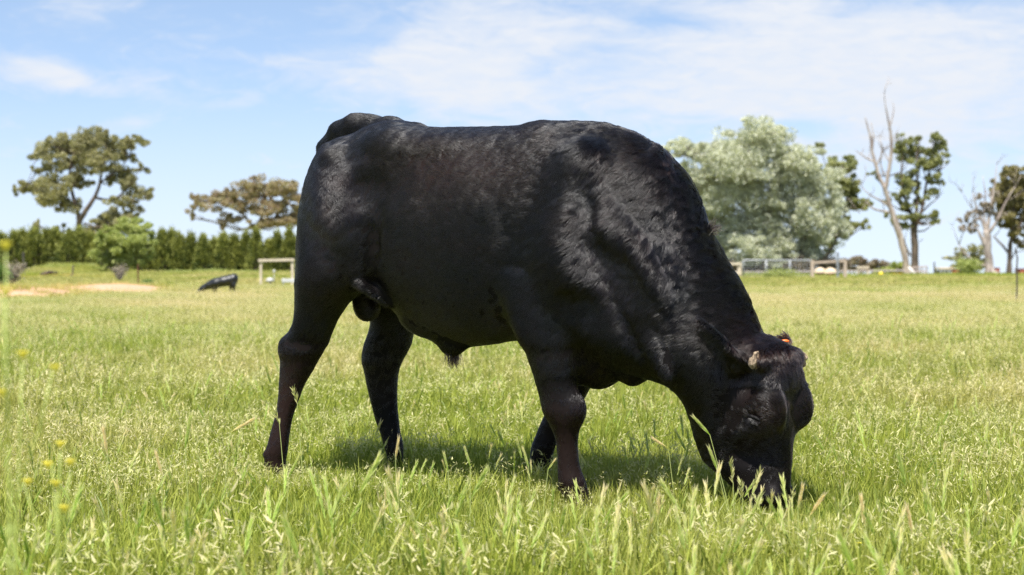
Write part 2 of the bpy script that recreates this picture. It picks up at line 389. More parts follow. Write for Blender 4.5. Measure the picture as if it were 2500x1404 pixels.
def build_bull_field():
    F = Field((-1.12, 5.42, -0.015), (1.16, 7.36, 1.56), 0.0078)
    # ---- torso, slices at constant X: px x, top px, bottom px, half width, centre shift in Y
    T = [(733, 600, 720, .07, -.17), (741, 530, 735, .11, -.14), (752, 462, 750, .17, -.11), (770, 402, 755, .22, -.08), (793, 360, 757, .265, -.05),
         (822, 342, 745, .285, -.025), (860, 330, 712, .30, -.01), (907, 308, 705, .305, 0), (955, 296, 752, .30, 0), (1000, 304, 795, .305, 0), (1037, 310, 816, .32, 0), (1078, 313, 834, .335, 0),
         (1144, 311, 848, .35, 0), (1211, 311, 843, .35, 0), (1267, 306, 835, .34, 0), (1300, 299, 840, .33, 0), (1381, 299, 880, .315, 0), (1427, 300, 920, .305, .01),
         (1477, 305, 932, .285, .015), (1511, 316, 922, .27, .02), (1554, 333, 905, .24, .02), (1592, 354, 880, .20, .02), (1625, 380, 840, .15, .02), (1650, 420, 790, .10, .02)]
    rows = []
    for (x, yt, yb, hw, sh) in T:
        X, Yc = spineY(x); Yc += sh
        rows.append((X, Yc - hw, Yc + hw, zpx(yb, Yc - hw * .3), zpx(yt, Yc)))
    sl, X, Y, Z = F.block((-1.12, 5.42, .3), (1.0, 7.36, 1.56))
    g = slab(X, Y, Z, rows, 0.02, 0.06, p=2.35)
    F.union(sl, g, 0)
    # ---- neck, slices along a slanting axis
    ax = np.array([.5, .866]); av = np.array([.866, -.5])
    NK = [(-330, -200, 126, .15, 6.06), (-229, -300, 154, .205, 6.05), (-152, -300, 150, .205, 6.02), (-71, -285, 142, .20, 6.0), (12, -258, 140, .18, 5.97), (98, -222, 138, .155, 5.93),
          (150, -182, 130, .14, 5.91), (195, -145, 124, .128, 5.90), (232, -132, 120, .12, 5.89), (290, -134, 100, .10, 5.89), (350, -124, 60, .08, 5.89), (392, -104, 20, .06, 5.89)]
    rows = []
    for (s, v0, v1, hw, Yc) in NK:
        k = SC(Yc); rows.append((s * SC(5.95), v0 * k, v1 * k, Yc - hw, Yc + hw))
    sl, X, Y, Z = F.block((-.2, 5.5, .1), (1.16, 6.7, 1.56))
    o = PX(1650, 700, 5.95)
    dx = X - o.x; dz = -(Z - o.z)
    # perspective: shift as depth departs from the axis depth is small and ignored
    S = dx * ax[0] + dz * ax[1]; V = dx * av[0] + dz * av[1]
    g = slab(S, V, Y, rows, .05, .06, p=2.2)
    F.union(sl, g, .07)
    # ---- head
    HD = [(840, -.14, -.065, .060, .060), (856, -.17, -.045, .074, .072), (880, -.22, -.022, .096, .086), (920, -.275, .000, .108, .094), (960, -.31, .010, .106, .096), (1000, -.322, .012, .103, .092),
          (1040, -.330, .010, .090, .086), (1080, -.338, .008, .070, .080), (1120, -.340, .008, .052, .070), (1146, -.322, .005, .050, .060), (1168, -.288, .002, .050, .055), (1198, -.230, -.005, .055, .052),
          (1225, -.195, -.022, .058, .053), (1250, -.172, -.048, .056, .050), (1268, -.150, -.080, .045, .04)]
    lo, hi = (.55, 5.5, .0), (1.12, 6.15, .66)
    sl, X, Y, Z = F.block(lo, hi)
    dX, dY = X - HO[0], Y - HO[1]
    G = dX * HG[0] + dY * HG[1]; L = dX * HL[0] + dY * HL[1]
    S = (CAM_H - Z) / SC(5.75) + HOR
    r = np.array(HD, float); sv = np.linspace(r[0, 0], r[-1, 0], 300); cols = tab(HD, sv)
    sc = np.clip(S, r[0, 0], r[-1, 0]); gb, gf, wf, wb = [np.interp(sc, sv, c) for c in cols]
    e0, e1 = 26.0, 22.0
    k = np.minimum(np.sqrt(np.clip(1 - np.clip((r[0, 0] + e0 - S) / e0, 0, 1) ** 2, .003, 1)), np.sqrt(np.clip(1 - np.clip((S - r[-1, 0] + e1) / e1, 0, 1) ** 2, .003, 1)))
    gc, rg = (gb + gf) / 2, (gf - gb) / 2 * k
    t = np.clip((G - gb) / (gf - gb), -.2, 1.2); w = (wb + (wf - wb) * t) * k * 1.06
    d = (np.abs((G - gc) / rg) ** 2.5 + np.abs(L / w) ** 2.5) ** (1 / 2.5)
    g = (d - 1) * np.minimum(rg, w)
    g = np.maximum(g, np.maximum(r[0, 0] - S, S - r[-1, 0]) * SC(5.75))
    F.union(sl, g, .035)
    def ell(c, rad, yaw=YAW, tilt=0.0, k=.05, carve=False, pad=None):
        """ellipsoid: radii along forward, sideways, up; tilt turns forward towards up"""
        c = np.array(c, float); R = max(rad) + (pad or k * 2 + .03)
        sl, X, Y, Z = F.block(c - R, c + R)
        f = np.array([math.cos(yaw), -math.sin(yaw), 0]); n = np.array([-math.sin(yaw), -math.cos(yaw), 0])
        dx, dy, dz = X - c[0], Y - c[1], Z - c[2]
        a = dx * f[0] + dy * f[1]; b = dx * n[0] + dy * n[1]
        ct, st = math.cos(tilt), math.sin(tilt)
        a2 = a * ct + dz * st; z2 = -a * st + dz * ct
        q = np.sqrt((a2 / rad[0]) ** 2 + (b / rad[1]) ** 2 + (z2 / rad[2]) ** 2)
        g = (q - 1) * min(rad) * (.6 + .4 * np.clip(q, 0, 2))
        (F.carve if carve else F.union)(sl, g.astype(np.float32), k)
    def cap(pts, k=.03):
        pts = [(np.array(p, float), rr) for p, rr in pts]
        for (a, ra), (b, rb) in zip(pts[:-1], pts[1:]):
            R = max(ra, rb) + k + .04
            sl, X, Y, Z = F.block(np.minimum(a, b) - R, np.maximum(a, b) + R)
            ab = b - a; L2 = float(ab @ ab)
            t = np.clip(((X - a[0]) * ab[0] + (Y - a[1]) * ab[1] + (Z - a[2]) * ab[2]) / L2, 0, 1)
            d = np.sqrt((X - a[0] - t * ab[0]) ** 2 + (Y - a[1] - t * ab[1]) ** 2 + (Z - a[2] - t * ab[2]) ** 2) - (ra + (rb - ra) * t)
            F.union(sl, d.astype(np.float32), k)
    # near-side surface features: pixel, then how far the centre lies below (+) or above (-) the surface; mirrored on the far side
    def surf(x, y):
        o = np.array((0., 0., CAM_H)); d = np.array(PX(x, y, 1.0)) - o
        t = np.arange(5.43, 7.3, .004); P = o + d * t[:, None]
        i = np.clip(np.round((P - F.lo) / F.vox).astype(int), 0, F.n - 1)
        v = F.f[i[:, 0], i[:, 1], i[:, 2]]; w = np.where(v < 0)[0]
        return P[w[0]] if len(w) else P[200]
    def both(x, y, dep, rad, tilt=0., k=.05, carve=False, far=True, yaw=YAW):
        p = surf(x, y) - NR * dep; ell(p, rad, yaw, tilt, k, carve)
        if far:
            rel = p - C0; b = rel @ NR; p2 = p - 2 * b * NR; ell(p2, rad, yaw, tilt, k, carve)
    # haunch, hip bone, pin bone, thigh
    both(945, 352, .045, (.07, .05, .045), k=.08)
    both(812, 520, .090, (.09, .09, .16), .25, .10)
    both(815, 640, .085, (.085, .09, .12), .1, .09)
    both(868, 620, .045, (.055, .05, .085), -.4, .08)
    both(806, 385, .04, (.045, .045, .04), k=.05)
    # flank hollow and the fold in front of the thigh
    both(925, 455, -.035, (.10, .06, .07), .2, .08, True)
    both(905, 600, -.022, (.030, .040, .14), -.2, .06, True)
    # loin edge above the hollow; ribs
    both(1030, 358, .04, (.15, .050, .03), -.02, .09)
    # shoulder blade, point of shoulder, triceps, elbow
    both(1392, 455, .045, (.070, .055, .13), -.28, .09)
    both(1395, 620, .045, (.14, .07, .15), .55, .08)
    both(1560, 700, .05, (.10, .07, .12), .3, .08)
    both(1290, 745, .035, (.075, .055, .09), -.1, .06)
    both(1438, 495, -.032, (.025, .036, .06), .1, .08, True)
    both(1505, 665, -.036, (.12, .044, .05), -.8, .10, True)
    both(1440, 760, -.034, (.06, .042, .05), -.3, .09, True)
    # crest and neck folds
    ell(PX(1605, 485, 6.02), (.13, .10, .09), YAW, -.8, .09)
    ell(PX(1535, 425, 6.05), (.15, .12, .09), YAW, -.5, .09)
    for (x, y, tl) in ((1560, 840, 1.1),):
        both(x, y, -.018, (.11, .020, .018), -tl, .05, True, True)
    for (x, y, tl) in ((1590, 850, 1.15), (1560, 620, 1.0)):
        both(x, y, .020, (.12, .024, .024), -tl, .05)
    # brisket lobes
    ell(PX(1455, 880, 6.04), (.09, .10, .100), YAW, 0, .05)
    ell(PX(1545, 892, 5.98), (.062, .06, .073), YAW, 0, .025)
    ell(PX(1500, 790, 5.95), (.12, .12, .12), YAW, 0, .08)
    # sheath, scrotum with cords
    ell(PX(1103, 842, 6.36), (.055, .035, .040), YAW, -.2, .035)
    ell(PX(1050, 800, 6.40), (.10, .04, .035), YAW, -.2, .05)
    ell(PX(895, 736, 6.66), (.056, .056, .076), YAW, .1, .015)
    ell(PX(905, 700, 6.64), (.03, .04, .05), YAW, .1, .04)
    # skin fold from flank to stifle
    cap([(PX(878, 695, 6.38), .018), (PX(912, 712, 6.40), .015), (PX(950, 742, 6.42), .014)], .03)
    # ---- legs: px row, left px, right px, depth, half thickness in depth
    def leg(rows, p=2.2, k=.05, e0=.05, e1=.0):
        out = []
        for (y, xl, xr, Yc, hw) in rows:
            out.append((zpx(y, Yc), (xl - 1250) * SC(Yc), (xr - 1250) * SC(Yc), Yc - hw, Yc + hw))
        a = np.array(out); pad = .1
        sl, X, Y, Z = F.block((a[:, 1].min() - pad, a[:, 3].min() - pad, a[:, 0].min() - .01), (a[:, 2].max() + pad, a[:, 4].max() + pad, a[:, 0].max() + pad))
        g = slab(Z, X, Y, out, 0.0, e0, p)
        F.union(sl, g, k)
    leg([(520, 775, 850, 6.55, .05), (580, 742, 880, 6.53, .09), (640, 726, 888, 6.51, .12), (690, 719, 882, 6.51, .125), (717, 719, 868, 6.52, .115), (742, 720, 851, 6.53, .10), (761, 720, 838, 6.54, .09), (787, 715, 823, 6.55, .078), (813, 704, 812, 6.56, .068),
         (835, 690, 804, 6.57, .062), (857, 684, 792, 6.57, .060), (880, 684, 778, 6.575, .056), (905, 683, 764, 6.575, .048), (935, 681, 746, 6.575, .041), (976, 678, 730, 6.575, .036), (1020, 670, 715, 6.575, .035), (1050, 662, 709, 6.575, .038),
         (1080, 654, 705, 6.575, .043), (1105, 648, 702, 6.575, .044), (1130, 645, 698, 6.575, .040), (1158, 648, 704, 6.575, .043)])
    leg([(650, 880, 1040, 6.84, .10), (730, 884, 1030, 6.86, .11), (787, 905, 1018, 6.88, .085), (815, 899, 1010, 6.89, .075), (840, 889, 1004, 6.895, .068), (860, 884, 995, 6.90, .064), (880, 883, 984, 6.90, .06), (909, 889, 974, 6.90, .05), (946, 896, 971, 6.90, .042),
         (991, 907, 971, 6.90, .038), (1031, 918, 975, 6.90, .036), (1057, 928, 978, 6.90, .039), (1090, 938, 985, 6.90, .043), (1120, 946, 984, 6.90, .038), (1145, 944, 988, 6.90, .042)])
    leg([(640, 1262, 1450, 6.02, .07), (700, 1238, 1440, 6.01, .09), (780, 1247, 1426, 6.0, .095), (834, 1267, 1421, 5.99, .086), (858, 1281, 1417, 5.99, .080), (885, 1291, 1411, 5.985, .074), (910, 1300, 1406, 5.98, .068), (935, 1307, 1404, 5.98, .062),
         (955, 1313, 1411, 5.98, .060), (981, 1319, 1420, 5.98, .061), (1007, 1325, 1423, 5.98, .061), (1030, 1338, 1420, 5.98, .056), (1050, 1348, 1415, 5.98, .047), (1075, 1356, 1411, 5.98, .039), (1110, 1360, 1412, 5.98, .036), (1145, 1361, 1418, 5.98, .038),
         (1175, 1363, 1430, 5.98, .046), (1200, 1371, 1436, 5.98, .045), (1222, 1371, 1440, 5.98, .047)])
    leg([(830, 1400, 1480, 6.46, .07), (900, 1378, 1464, 6.48, .06), (953, 1362, 1438, 6.50, .058), (981, 1346, 1422, 6.51, .058), (1018, 1327, 1397, 6.52, .054), (1055, 1311, 1372, 6.53, .044), (1088, 1298, 1357, 6.53, .042), (1114, 1294, 1350, 6.54, .044), (1144, 1298, 1344, 6.54, .038), (1172, 1300, 1352, 6.54, .042)])
    # joints: hocks, knees, dew claws
    ell(PX(706, 850, 6.57), (.030, .03, .04), YAW, .3, .04)
    ell(PX(1400, 1000, 5.955), (.045, .04, .055), YAW, 0, .03)
    ell(PX(652, 1108, 6.57), (.016, .02, .014), YAW, 0, .015); ell(PX(1372, 1190, 5.98), (.016, .02, .014), YAW, 0, .015)
    # ---- tail: raised root, then hanging behind the rump
    cap([(PX(1020, 334, 6.60), .040), (PX(955, 324, 6.70), .044), (PX(905, 313, 6.77), .040), (PX(868, 310, 6.80), .038), (PX(832, 327, 6.83), .038), (PX(805, 364, 6.86), .036), (PX(790, 430, 6.89), .030),
         (PX(784, 500, 6.92), .024), (PX(776, 580, 6.95), .019), (PX(768, 640, 6.97), .016)], .06)
    # ---- head details: orbits, cheek, temple, poll, muzzle, nostrils
    for sgn in (1, -1):
        def hp(G, Lq, y): return head_pt(G, Lq * sgn, y)
        ell(hp(-.035, .088, 968), (.040, .020, .030), HA, .0, .08)          # brow
        ell(hp(-.020, .080, 1012), (.036, .020, .030), HA, .0, .08)          # inner orbit
        ell(hp(-.085, .088, 1048), (.040, .016, .015), HA, .1, .03)         # lower lid
        ell(hp(-.062, .122, 1022), (.026, .022, .017), HA, .25, .014, True)  # socket
        ell(hp(-.10, .100, 925), (.05, .018, .05), HA, .0, .04, True)        # temple hollow
        ell(hp(-.235, .058, 1040), (.085, .028, .10), HA, .2, .08)           # jaw muscle
        ell(hp(-.085, .088, 1105), (.06, .026, .03), HA, .2, .07, True)      # hollow below the eye
        ell(hp(-.035, .052, 1212), (.030, .018, .022), HA, .0, .03)         # nostril rim
        ell(hp(-.022, .070, 1218), (.015, .013, .011), HA, .5, .008, True)   # nostril
        ell(hp(-.045, .092, 878), (.024, .026, .024), HA, .0, .03)           # horn base
    ell(head_pt(-.085, 0, 856), (.055, .085, .03), HA, 0, .05)
    ell(head_pt(-.020, 0, 900), (.030, .055, .045), HA, 0, .07)
    ell(head_pt(-.12, .088, 1232), (.06, .02, .007), HA, .1, .012, True)     # mouth line
    # ---- ears: cupped leaves
    def ear(base, tip, width_dir, wmax, k=.03, cup=.30):
        base = np.array(base); tip = np.array(tip); e = tip - base; Le = np.linalg.norm(e); e /= Le
        q = np.array(width_dir, float); q -= e * (q @ e); q /= np.linalg.norm(q); n = np.cross(e, q)
        R = .09
        sl, X, Y, Z = F.block(np.minimum(base, tip) - R, np.maximum(base, tip) + R)
        dx, dy, dz = X - base[0], Y - base[1], Z - base[2]
        s = (dx * e[0] + dy * e[1] + dz * e[2]) / Le; u = dx * q[0] + dy * q[1] + dz * q[2]; v = dx * n[0] + dy * n[1] + dz * n[2]
        sc = np.clip(s, 0, 1)
        w = np.interp(sc, [0, .12, .3, .5, .7, .85, .95, 1], [.55, .78, .97, 1, .86, .60, .34, .08]) * wmax
        th = np.interp(sc, [0, .2, .5, 1], [.028, .017, .0135, .010])
        v2 = v - cup * u * u / wmax * (1.15 - .4 * sc)
        d = np.sqrt((u / w) ** 2 + (v2 / th) ** 2)
        g = (d - 1) * np.minimum(w, th); g = np.maximum(g, np.maximum(-s, s - 1) * Le)
        F.union(sl, g.astype(np.float32), k)
    ear(head_pt(-.140, .092, 890), head_pt(-.158, .300, 778), (.75, -.30, .60), .037, cup=-.8)
    ear(head_pt(-.130, -.080, 880), head_pt(-.17, -.240, 832), (.45, -.35, .75), .044, cup=-.9)
    return F

def blur(f):
    for ax in range(3):
        g = f.copy(); a = [slice(None)] * 3; b = [slice(None)] * 3; c = [slice(None)] * 3
        a[ax] = slice(1, -1); b[ax] = slice(0, -2); c[ax] = slice(2, None)
        g[tuple(a)] = f[tuple(a)] * .5 + (f[tuple(b)] + f[tuple(c)]) * .25; f = g
    return f
BF = build_bull_field()
# slow unevenness of muscle and skin before meshing
def sample(arr, P):
    q = (P - BF.lo) / BF.vox; i = np.clip(np.floor(q).astype(int), 0, BF.n - 2); t = q - i
    out = 0
    for dx in (0, 1):
        for dy in (0, 1):
            for dz in (0, 1):
                w = (t[:, 0] if dx else 1 - t[:, 0]) * (t[:, 1] if dy else 1 - t[:, 1]) * (t[:, 2] if dz else 1 - t[:, 2])
                out = out + w * arr[i[:, 0] + dx, i[:, 1] + dy, i[:, 2] + dz]
    return out
BF.f = blur(BF.f)
import openvdb
_g = openvdb.FloatGrid(); _g.background = .4; _g.copyFromArray(BF.f)
bv, _tr, bq = _g.convertToPolygons(isovalue=0.0, adaptivity=0.0)
bv = bv.astype(float) * BF.vox + BF.lo
def field_normal(P):
    h = BF.vox; n = np.stack([sample(BF.f, P + d) - sample(BF.f, P - d) for d in (np.array((h, 0, 0)), np.array((0, h, 0)), np.array((0, 0, h)))], 1)
    return n / (np.linalg.norm(n, axis=1, keepdims=True) + 1e-9)
bn = field_normal(bv)
_amp = np.clip((bv[:, 2] - .35) / .4, .15, 1) * np.clip((1.0 - bv[:, 0]) / .25, .25, 1)
bv = bv + bn * ((fbm(bv, 7, 3, 3) * .0045 + fbm(bv, 22, 8, 2) * .0010) * _amp)[:, None]
_a = bv[bq]; _fn = np.cross(_a[:, 2] - _a[:, 0], _a[:, 3] - _a[:, 1]); _cn = bn[bq[:, 0]]
if (np.einsum('ij,ij->i', _fn, _cn) < 0).mean() > .5: bq = bq[:, ::-1]
quad_area = np.linalg.norm(_fn, axis=1) / 2
_a = bv[bq]; _fn = np.cross(_a[:, 2] - _a[:, 0], _a[:, 3] - _a[:, 1])
mesh_n = np.zeros_like(bv)
for _k in range(4): np.add.at(mesh_n, bq[:, _k], _fn)
mesh_n /= np.linalg.norm(mesh_n, axis=1, keepdims=True) + 1e-12
def px_of(P):
    return 1250 + P[:, 0] / P[:, 1] * FPX, HOR - (P[:, 2] - CAM_H) / P[:, 1] * FPX
def gauss2(x, y, cx, cy, sx, sy, rot=0.0):
    c, s = math.cos(rot), math.sin(rot); dx, dy = x - cx, y - cy
    return np.exp(-(((dx * c + dy * s) / sx) ** 2 + ((-dx * s + dy * c) / sy) ** 2))
def brown_of(P):
    """how far the coat is from black to dark brown (coat colour; on the ears also light painted in)"""
    a = (P - C0) @ FW; z = P[:, 2]
    b = .06 + .06 * fbm(P, 9, 21, 2)
    b += .22 * np.exp(-((a + .10) / .30) ** 2 - ((z - 1.22) / .10) ** 2)                 # along the ribs
    low = np.clip((.62 - z) / .25, 0, 1)
    b += low * .30 * np.clip((-a - .25) / .3, 0, 1) * ((P - C0) @ NR > 0) + low * .22 * np.exp(-((a - .30) / .25) ** 2) * np.clip((.42 - z) / .1, 0, 1)
    hd = P - HO; G = hd @ HG; Lh = hd @ HL
    head = np.clip((P[:, 0] - .72) / .12, 0, 1) * np.clip((.75 - z) / .1, 0, 1)
    b += head * (.04 + .35 * np.exp(-(((G + .04) / .06) ** 2 + ((np.abs(Lh) - .10) / .05) ** 2 + ((z - .37) / .05) ** 2)) + .16 * np.clip((z - .48) / .08, 0, 1) + 1.0 * np.clip((np.abs(Lh) - .14) / .05, 0, 1))  # last term: ear brown raised to put in the light on the ear's edge
    return np.clip(b, 0, 1)
def coat_dir(P, Nn):
    """direction in which the hair lies"""
    a = (P - C0) @ FW; z = P[:, 2]; n = len(P)
    down = np.array((0, 0, -1.0)); back = -FW
    D = back[None] + down[None] * (.42 - .62 * np.clip((z - .80) / .30, 0, 1))[:, None]
    D = D + down * (.75 * np.clip((-a - .48) / .14, 0, 1) * np.clip((z - .85) / .15, 0, 1))[:, None]   # the rump
    sh = np.clip((a - .12) / .25, 0, 1)[:, None]                                           # shoulder and neck: downwards
    D = D * (1 - sh) + (back * .60 + down * .90) * sh
    nk = np.clip((P[:, 0] - .48) / .2, 0, 1)[:, None] * np.clip((z - .5) / .15, 0, 1)[:, None]
    D = D * (1 - nk) + (np.array((-.88, 0, -.30))) * nk
    lg = np.clip((.66 - z) / .14, 0, 1)[:, None] * (P[:, 0] < .5)[:, None]
    D = D * (1 - lg) + (down * 1.0 + back * .12) * lg
    hd = P - HO; G = hd @ HG; head = np.clip((P[:, 0] - .66) / .06, 0, 1) * np.clip((.62 - z) / .06, 0, 1)
    face = (np.array((0, 0, .22)) - HG * .9)
    pol = np.clip((z - .44) / .06, 0, 1)[:, None]; face2 = np.array((0, 0, -.9)) + HG * .25
    D = D * (1 - head[:, None]) + (face * (1 - pol) + face2 * pol) * head[:, None]
    # whorls and waves, stronger on shoulder and neck
    am = .28 + .42 * np.clip((a - .05) / .25, 0, 1) * np.clip((z - .5) / .2, 0, 1)
    am = am * (1 - .6 * head) * np.clip((z - .25) / .3, .25, 1)
    th = fbm(P, 5, 31, 2) * .75 + fbm(P, 15, 32, 2) * .24 + fbm(P, 60, 33, 1) * .30
    # whorl around the flank
    wf = np.exp(-(((a + .58) / .16) ** 2 + ((z - 1.12) / .16) ** 2)); th = th * am + wf * 1.9
    D = D - Nn * np.einsum('ij,ij->i', D, Nn)[:, None]; D /= np.linalg.norm(D, axis=1, keepdims=True) + 1e-9
    B = np.cross(Nn, D)
    return D * np.cos(th)[:, None] + B * np.sin(th)[:, None]
def hair_curves(name, roots, dirs, norms, length, lift, curl, r0, r1, mat, parent, rs, npts=5, attr=None, droop=0.0):
    n = len(roots); t = np.linspace(0, 1, npts)
    jit = rs.normal(0, 1, (n, 3)); jit -= norms * np.einsum('ij,ij->i', jit, norms)[:, None]
    d = dirs + jit * .035; d /= np.linalg.norm(d, axis=1, keepdims=True)
    side = np.cross(norms, d)
    pts = np.zeros((n, npts, 3))
    for i, tt in enumerate(t):
        off = d * (tt * length)[:, None] + norms * ((lift * length) * (1.6 * tt - .9 * tt * tt))[:, None]
        off += side * (curl * length * np.sin(tt * 3.0))[:, None] 
        off[:, 2] -= droop * length * tt * tt
        pts[:, i] = roots + off - norms * .0008
    cv = bpy.data.hair_curves.new(name); cv.add_curves([npts] * n)
    cv.position_data.foreach_set('vector', pts.astype(np.float32).ravel())
    rad = np.tile(r0 + (r1 - r0) * t ** 1.5, (n, 1)) if np.isscalar(r0) else r0[:, None] * (1 - (1 - r1) * t ** 1.5)
    ra = cv.attributes.get('radius') or cv.attributes.new('radius', 'FLOAT', 'POINT')
    ra.data.foreach_set('value', rad.astype(np.float32).ravel())
    if attr is not None:
        at = cv.attributes.new('brown', 'FLOAT', 'POINT'); at.data.foreach_set('value', np.repeat(attr, npts).astype(np.float32))
    cv.materials.append(mat)
    return link(bpy.data.objects.new(name, cv), parent)
def coat_material(name, hair=True):
    m, nt = new_mat(name); N, L = nt.nodes.new, nt.links.new
    out = N('ShaderNodeOutputMaterial'); at = N('ShaderNodeAttribute'); at.attribute_name = 'brown'
    mx = N('ShaderNodeMix'); mx.data_type = 'RGBA'; mx.clamp_factor = True
    mx.inputs['A'].default_value = (.0034, .0035, .0041, 1); mx.inputs['B'].default_value = (.042, .018, .011, 1)
    L(at.outputs['Fac'], mx.inputs['Factor'])
    if hair:
        h = N('ShaderNodeBsdfHairPrincipled'); h.model = 'CHIANG'; h.parametrization = 'COLOR'
        L(mx.outputs['Result'], h.inputs['Color']); h.inputs['Roughness'].default_value = .23; h.inputs['Radial Roughness'].default_value = .30
        h.inputs['Coat'].default_value = 0.0; h.inputs['IOR'].default_value = 1.42; h.inputs['Random Roughness'].default_value = .3
        L(h.outputs[0], out.inputs[0])
    else:
        b = N('ShaderNodeBsdfPrincipled'); L(mx.outputs['Result'], b.inputs['Base Color'])
        b.inputs['Roughness'].default_value = .6; b.inputs['Specular IOR Level'].default_value = .12
        tc = N('ShaderNodeTexCoord'); n = N('ShaderNodeTexNoise'); n.inputs['Scale'].default_value = 120; n.inputs['Detail'].default_value = 6
        mp = N('ShaderNodeMapping'); mp.inputs['Scale'].default_value = (1, 1, .35); L(tc.outputs['Object'], mp.inputs[0]); L(mp.outputs[0], n.inputs['Vector'])
        bp = N('ShaderNodeBump'); bp.inputs['Strength'].default_value = .6; bp.inputs['Distance'].default_value = .004
        L(n.outputs['Fac'], bp.inputs['Height']); L(bp.outputs[0], b.inputs['Normal']); L(b.outputs[0], out.inputs[0])
    return m
M_hair = coat_material('black_coat_hair'); M_skin = coat_material('black_hide', False)

def build_bull():
    rs = np.random.RandomState(5)
    root = empty('grazing_bull', (float(C0[0]), float(C0[1]), 0)); W = Matrix.Translation(-Vector(root.location))
    off = np.array(root.location)
    tag(root, 'large glossy black bull grazing in the foreground with head down in the grass', 'bull')
    body = mesh_np('body', bv - off, bq, M_skin, root, smooth=True, attrs={'brown': ('POINT', 'FLOAT', brown_of(bv))})
    # --- coat
    cen = bv[bq].mean(1); nn = field_normal(cen)
    view = (np.array((0, 0, CAM_H)) - cen); view /= np.linalg.norm(view, axis=1, keepdims=True)
    vis = np.einsum('ij,ij->i', nn, view)
    wgt = quad_area * np.where(vis > -.25, 1.0, .22)
    wgt[cen[:, 2] < .03] = 0
    NH = 460000
    idx = rs.choice(len(bq), NH, p=wgt / wgt.sum())
    u, v = rs.rand(NH, 1), rs.rand(NH, 1); q = bv[bq[idx]]
    roots = (q[:, 0] * (1 - u) + q[:, 1] * u) * (1 - v) + (q[:, 3] * (1 - u) + q[:, 2] * u) * v
    qn = mesh_n[bq[idx]]
    Nn = (qn[:, 0] * (1 - u) + qn[:, 1] * u) * (1 - v) + (qn[:, 3] * (1 - u) + qn[:, 2] * u) * v; Nn /= np.linalg.norm(Nn, axis=1, keepdims=True); D = coat_dir(roots, Nn)
    a = (roots - C0) @ FW; z = roots[:, 2]
    Ln = .021 + .012 * np.clip((a - .05) / .3, 0, 1) * np.clip((z - .55) / .2, 0, 1)
    Ln = np.where((z < .60) & (roots[:, 0] < .55), .009 + .008 * np.clip((z - .3) / .3, 0, 1), Ln)
    head = (roots[:, 0] > .70) & (z < .62); pol = head & (z > .47)
    Ln = np.where(head, .007 + .007 * np.clip((z - .12) / .15, 0, 1), Ln); Ln = np.where(pol, .024, Ln)
    Ln *= rs.uniform(.75, 1.2, NH)
    # locks: neighbouring hairs lean together
    lockv = np.stack([fbm(roots, 85, 41 + i, 1) for i in range(3)], 1)
    lockv -= Nn * np.einsum('ij,ij->i', lockv, Nn)[:, None]
    D = D + lockv * (.06 + .22 * np.clip((a - .1) / .3, 0, 1))[:, None]; D /= np.linalg.norm(D, axis=1, keepdims=True)
    lift = .10 + .045 * fbm(roots, 60, 51, 1) + .10 * np.clip((a - .1) / .3, 0, 1) * (z > .6)
    lift = np.clip(np.where(pol, .40, lift), .03, .7)
    hair_curves('coat', roots - off, D, Nn, Ln, lift, .05 + .06 * fbm(roots, 40, 52, 1), .00095, .00022, M_hair, root, rs, 4, brown_of(roots))
    # --- sheath tuft, tail switch, crest wisps
    def tuft(name, c, rad, n, L0, d, spread=.25):
        c = np.array(c); r = c + rs.normal(0, 1, (n, 3)) * np.array(rad); dd = np.tile(np.array(d, float), (n, 1)) + rs.normal(0, spread, (n, 3))
        dd /= np.linalg.norm(dd, axis=1, keepdims=True); nnn = np.cross(dd, rs.normal(0, 1, (n, 3))); nnn /= np.linalg.norm(nnn, axis=1, keepdims=True)
        return hair_curves(name, r - off, dd, nnn, L0 * rs.uniform(.5, 1.1, n), np.full(n, .12), rs.uniform(-.1, .1, n), .0011, .0003, M_hair, root, rs, 5, np.full(n, .15))
    tuft('sheath_hair', PX(1106, 862, 6.36), (.014, .008, .006), 150, .055, (.05, 0, -1), .12)
    tuft('tail_switch', PX(767, 655, 6.975), (.010, .010, .03), 900, .19, (.01, 0, -1), .06)
    tuft('crest_hair', PX(1736, 564, 5.97), (.014, .02, .012), 110, .036, (.75, -.2, .45), .35)
    # --- hooves
    M_hoof = simple_mat('hoof_horn', (.035, .030, .027), .5, .3, 60, .3)
    for (xl, xr, yb, Y) in ((648, 704, 1158, 6.575), (944, 988, 1147, 6.90), (1371, 1440, 1222, 5.98), (1300, 1352, 1173, 6.54)):
        xc = ((xl + xr) / 2 - 1250) * SC(Y); top = zpx(yb, Y) + .012; w = (xr - xl) * SC(Y) * .52
        mb = MB()
        for sgn in (-1, 1):
            vs = []; ring = 10; lv = [(top, .86), (top * .55, 1.0), (.003, 1.16)]
            for (zz, k) in lv:
                fwd = (1 - zz / top) * .028
                for i in range(ring):
                    th = 2 * math.pi * i / ring
                    al = math.cos(th) * w * k * (1.15 if math.cos(th) > 0 else .9) + fwd; la = math.sin(th) * w * .46 * k + sgn * w * .48
                    p = np.array((xc, Y, zz)) + FW * al + NR * la; vs.append(p)
            qd = [(l * ring + i, l * ring + (i + 1) % ring, (l + 1) * ring + (i + 1) % ring, (l + 1) * ring + i) for l in range(2) for i in range(ring)]
            tr = []
            for l in (0, 2):
                c = len(vs); vs.append(np.mean(vs[l * ring:(l + 1) * ring], axis=0))
                tr += [(c, l * ring + i, l * ring + (i + 1) % ring) for i in range(ring)]
            mb.add(vs, qd, tr)
        mb.build('hoof', M_hoof, root, smooth=True)
    # --- horn buds
    M_horn = simple_mat('horn_bud', (.22, .155, .10), .9, .35, 60, 1.0, col2=(.46, .35, .23))
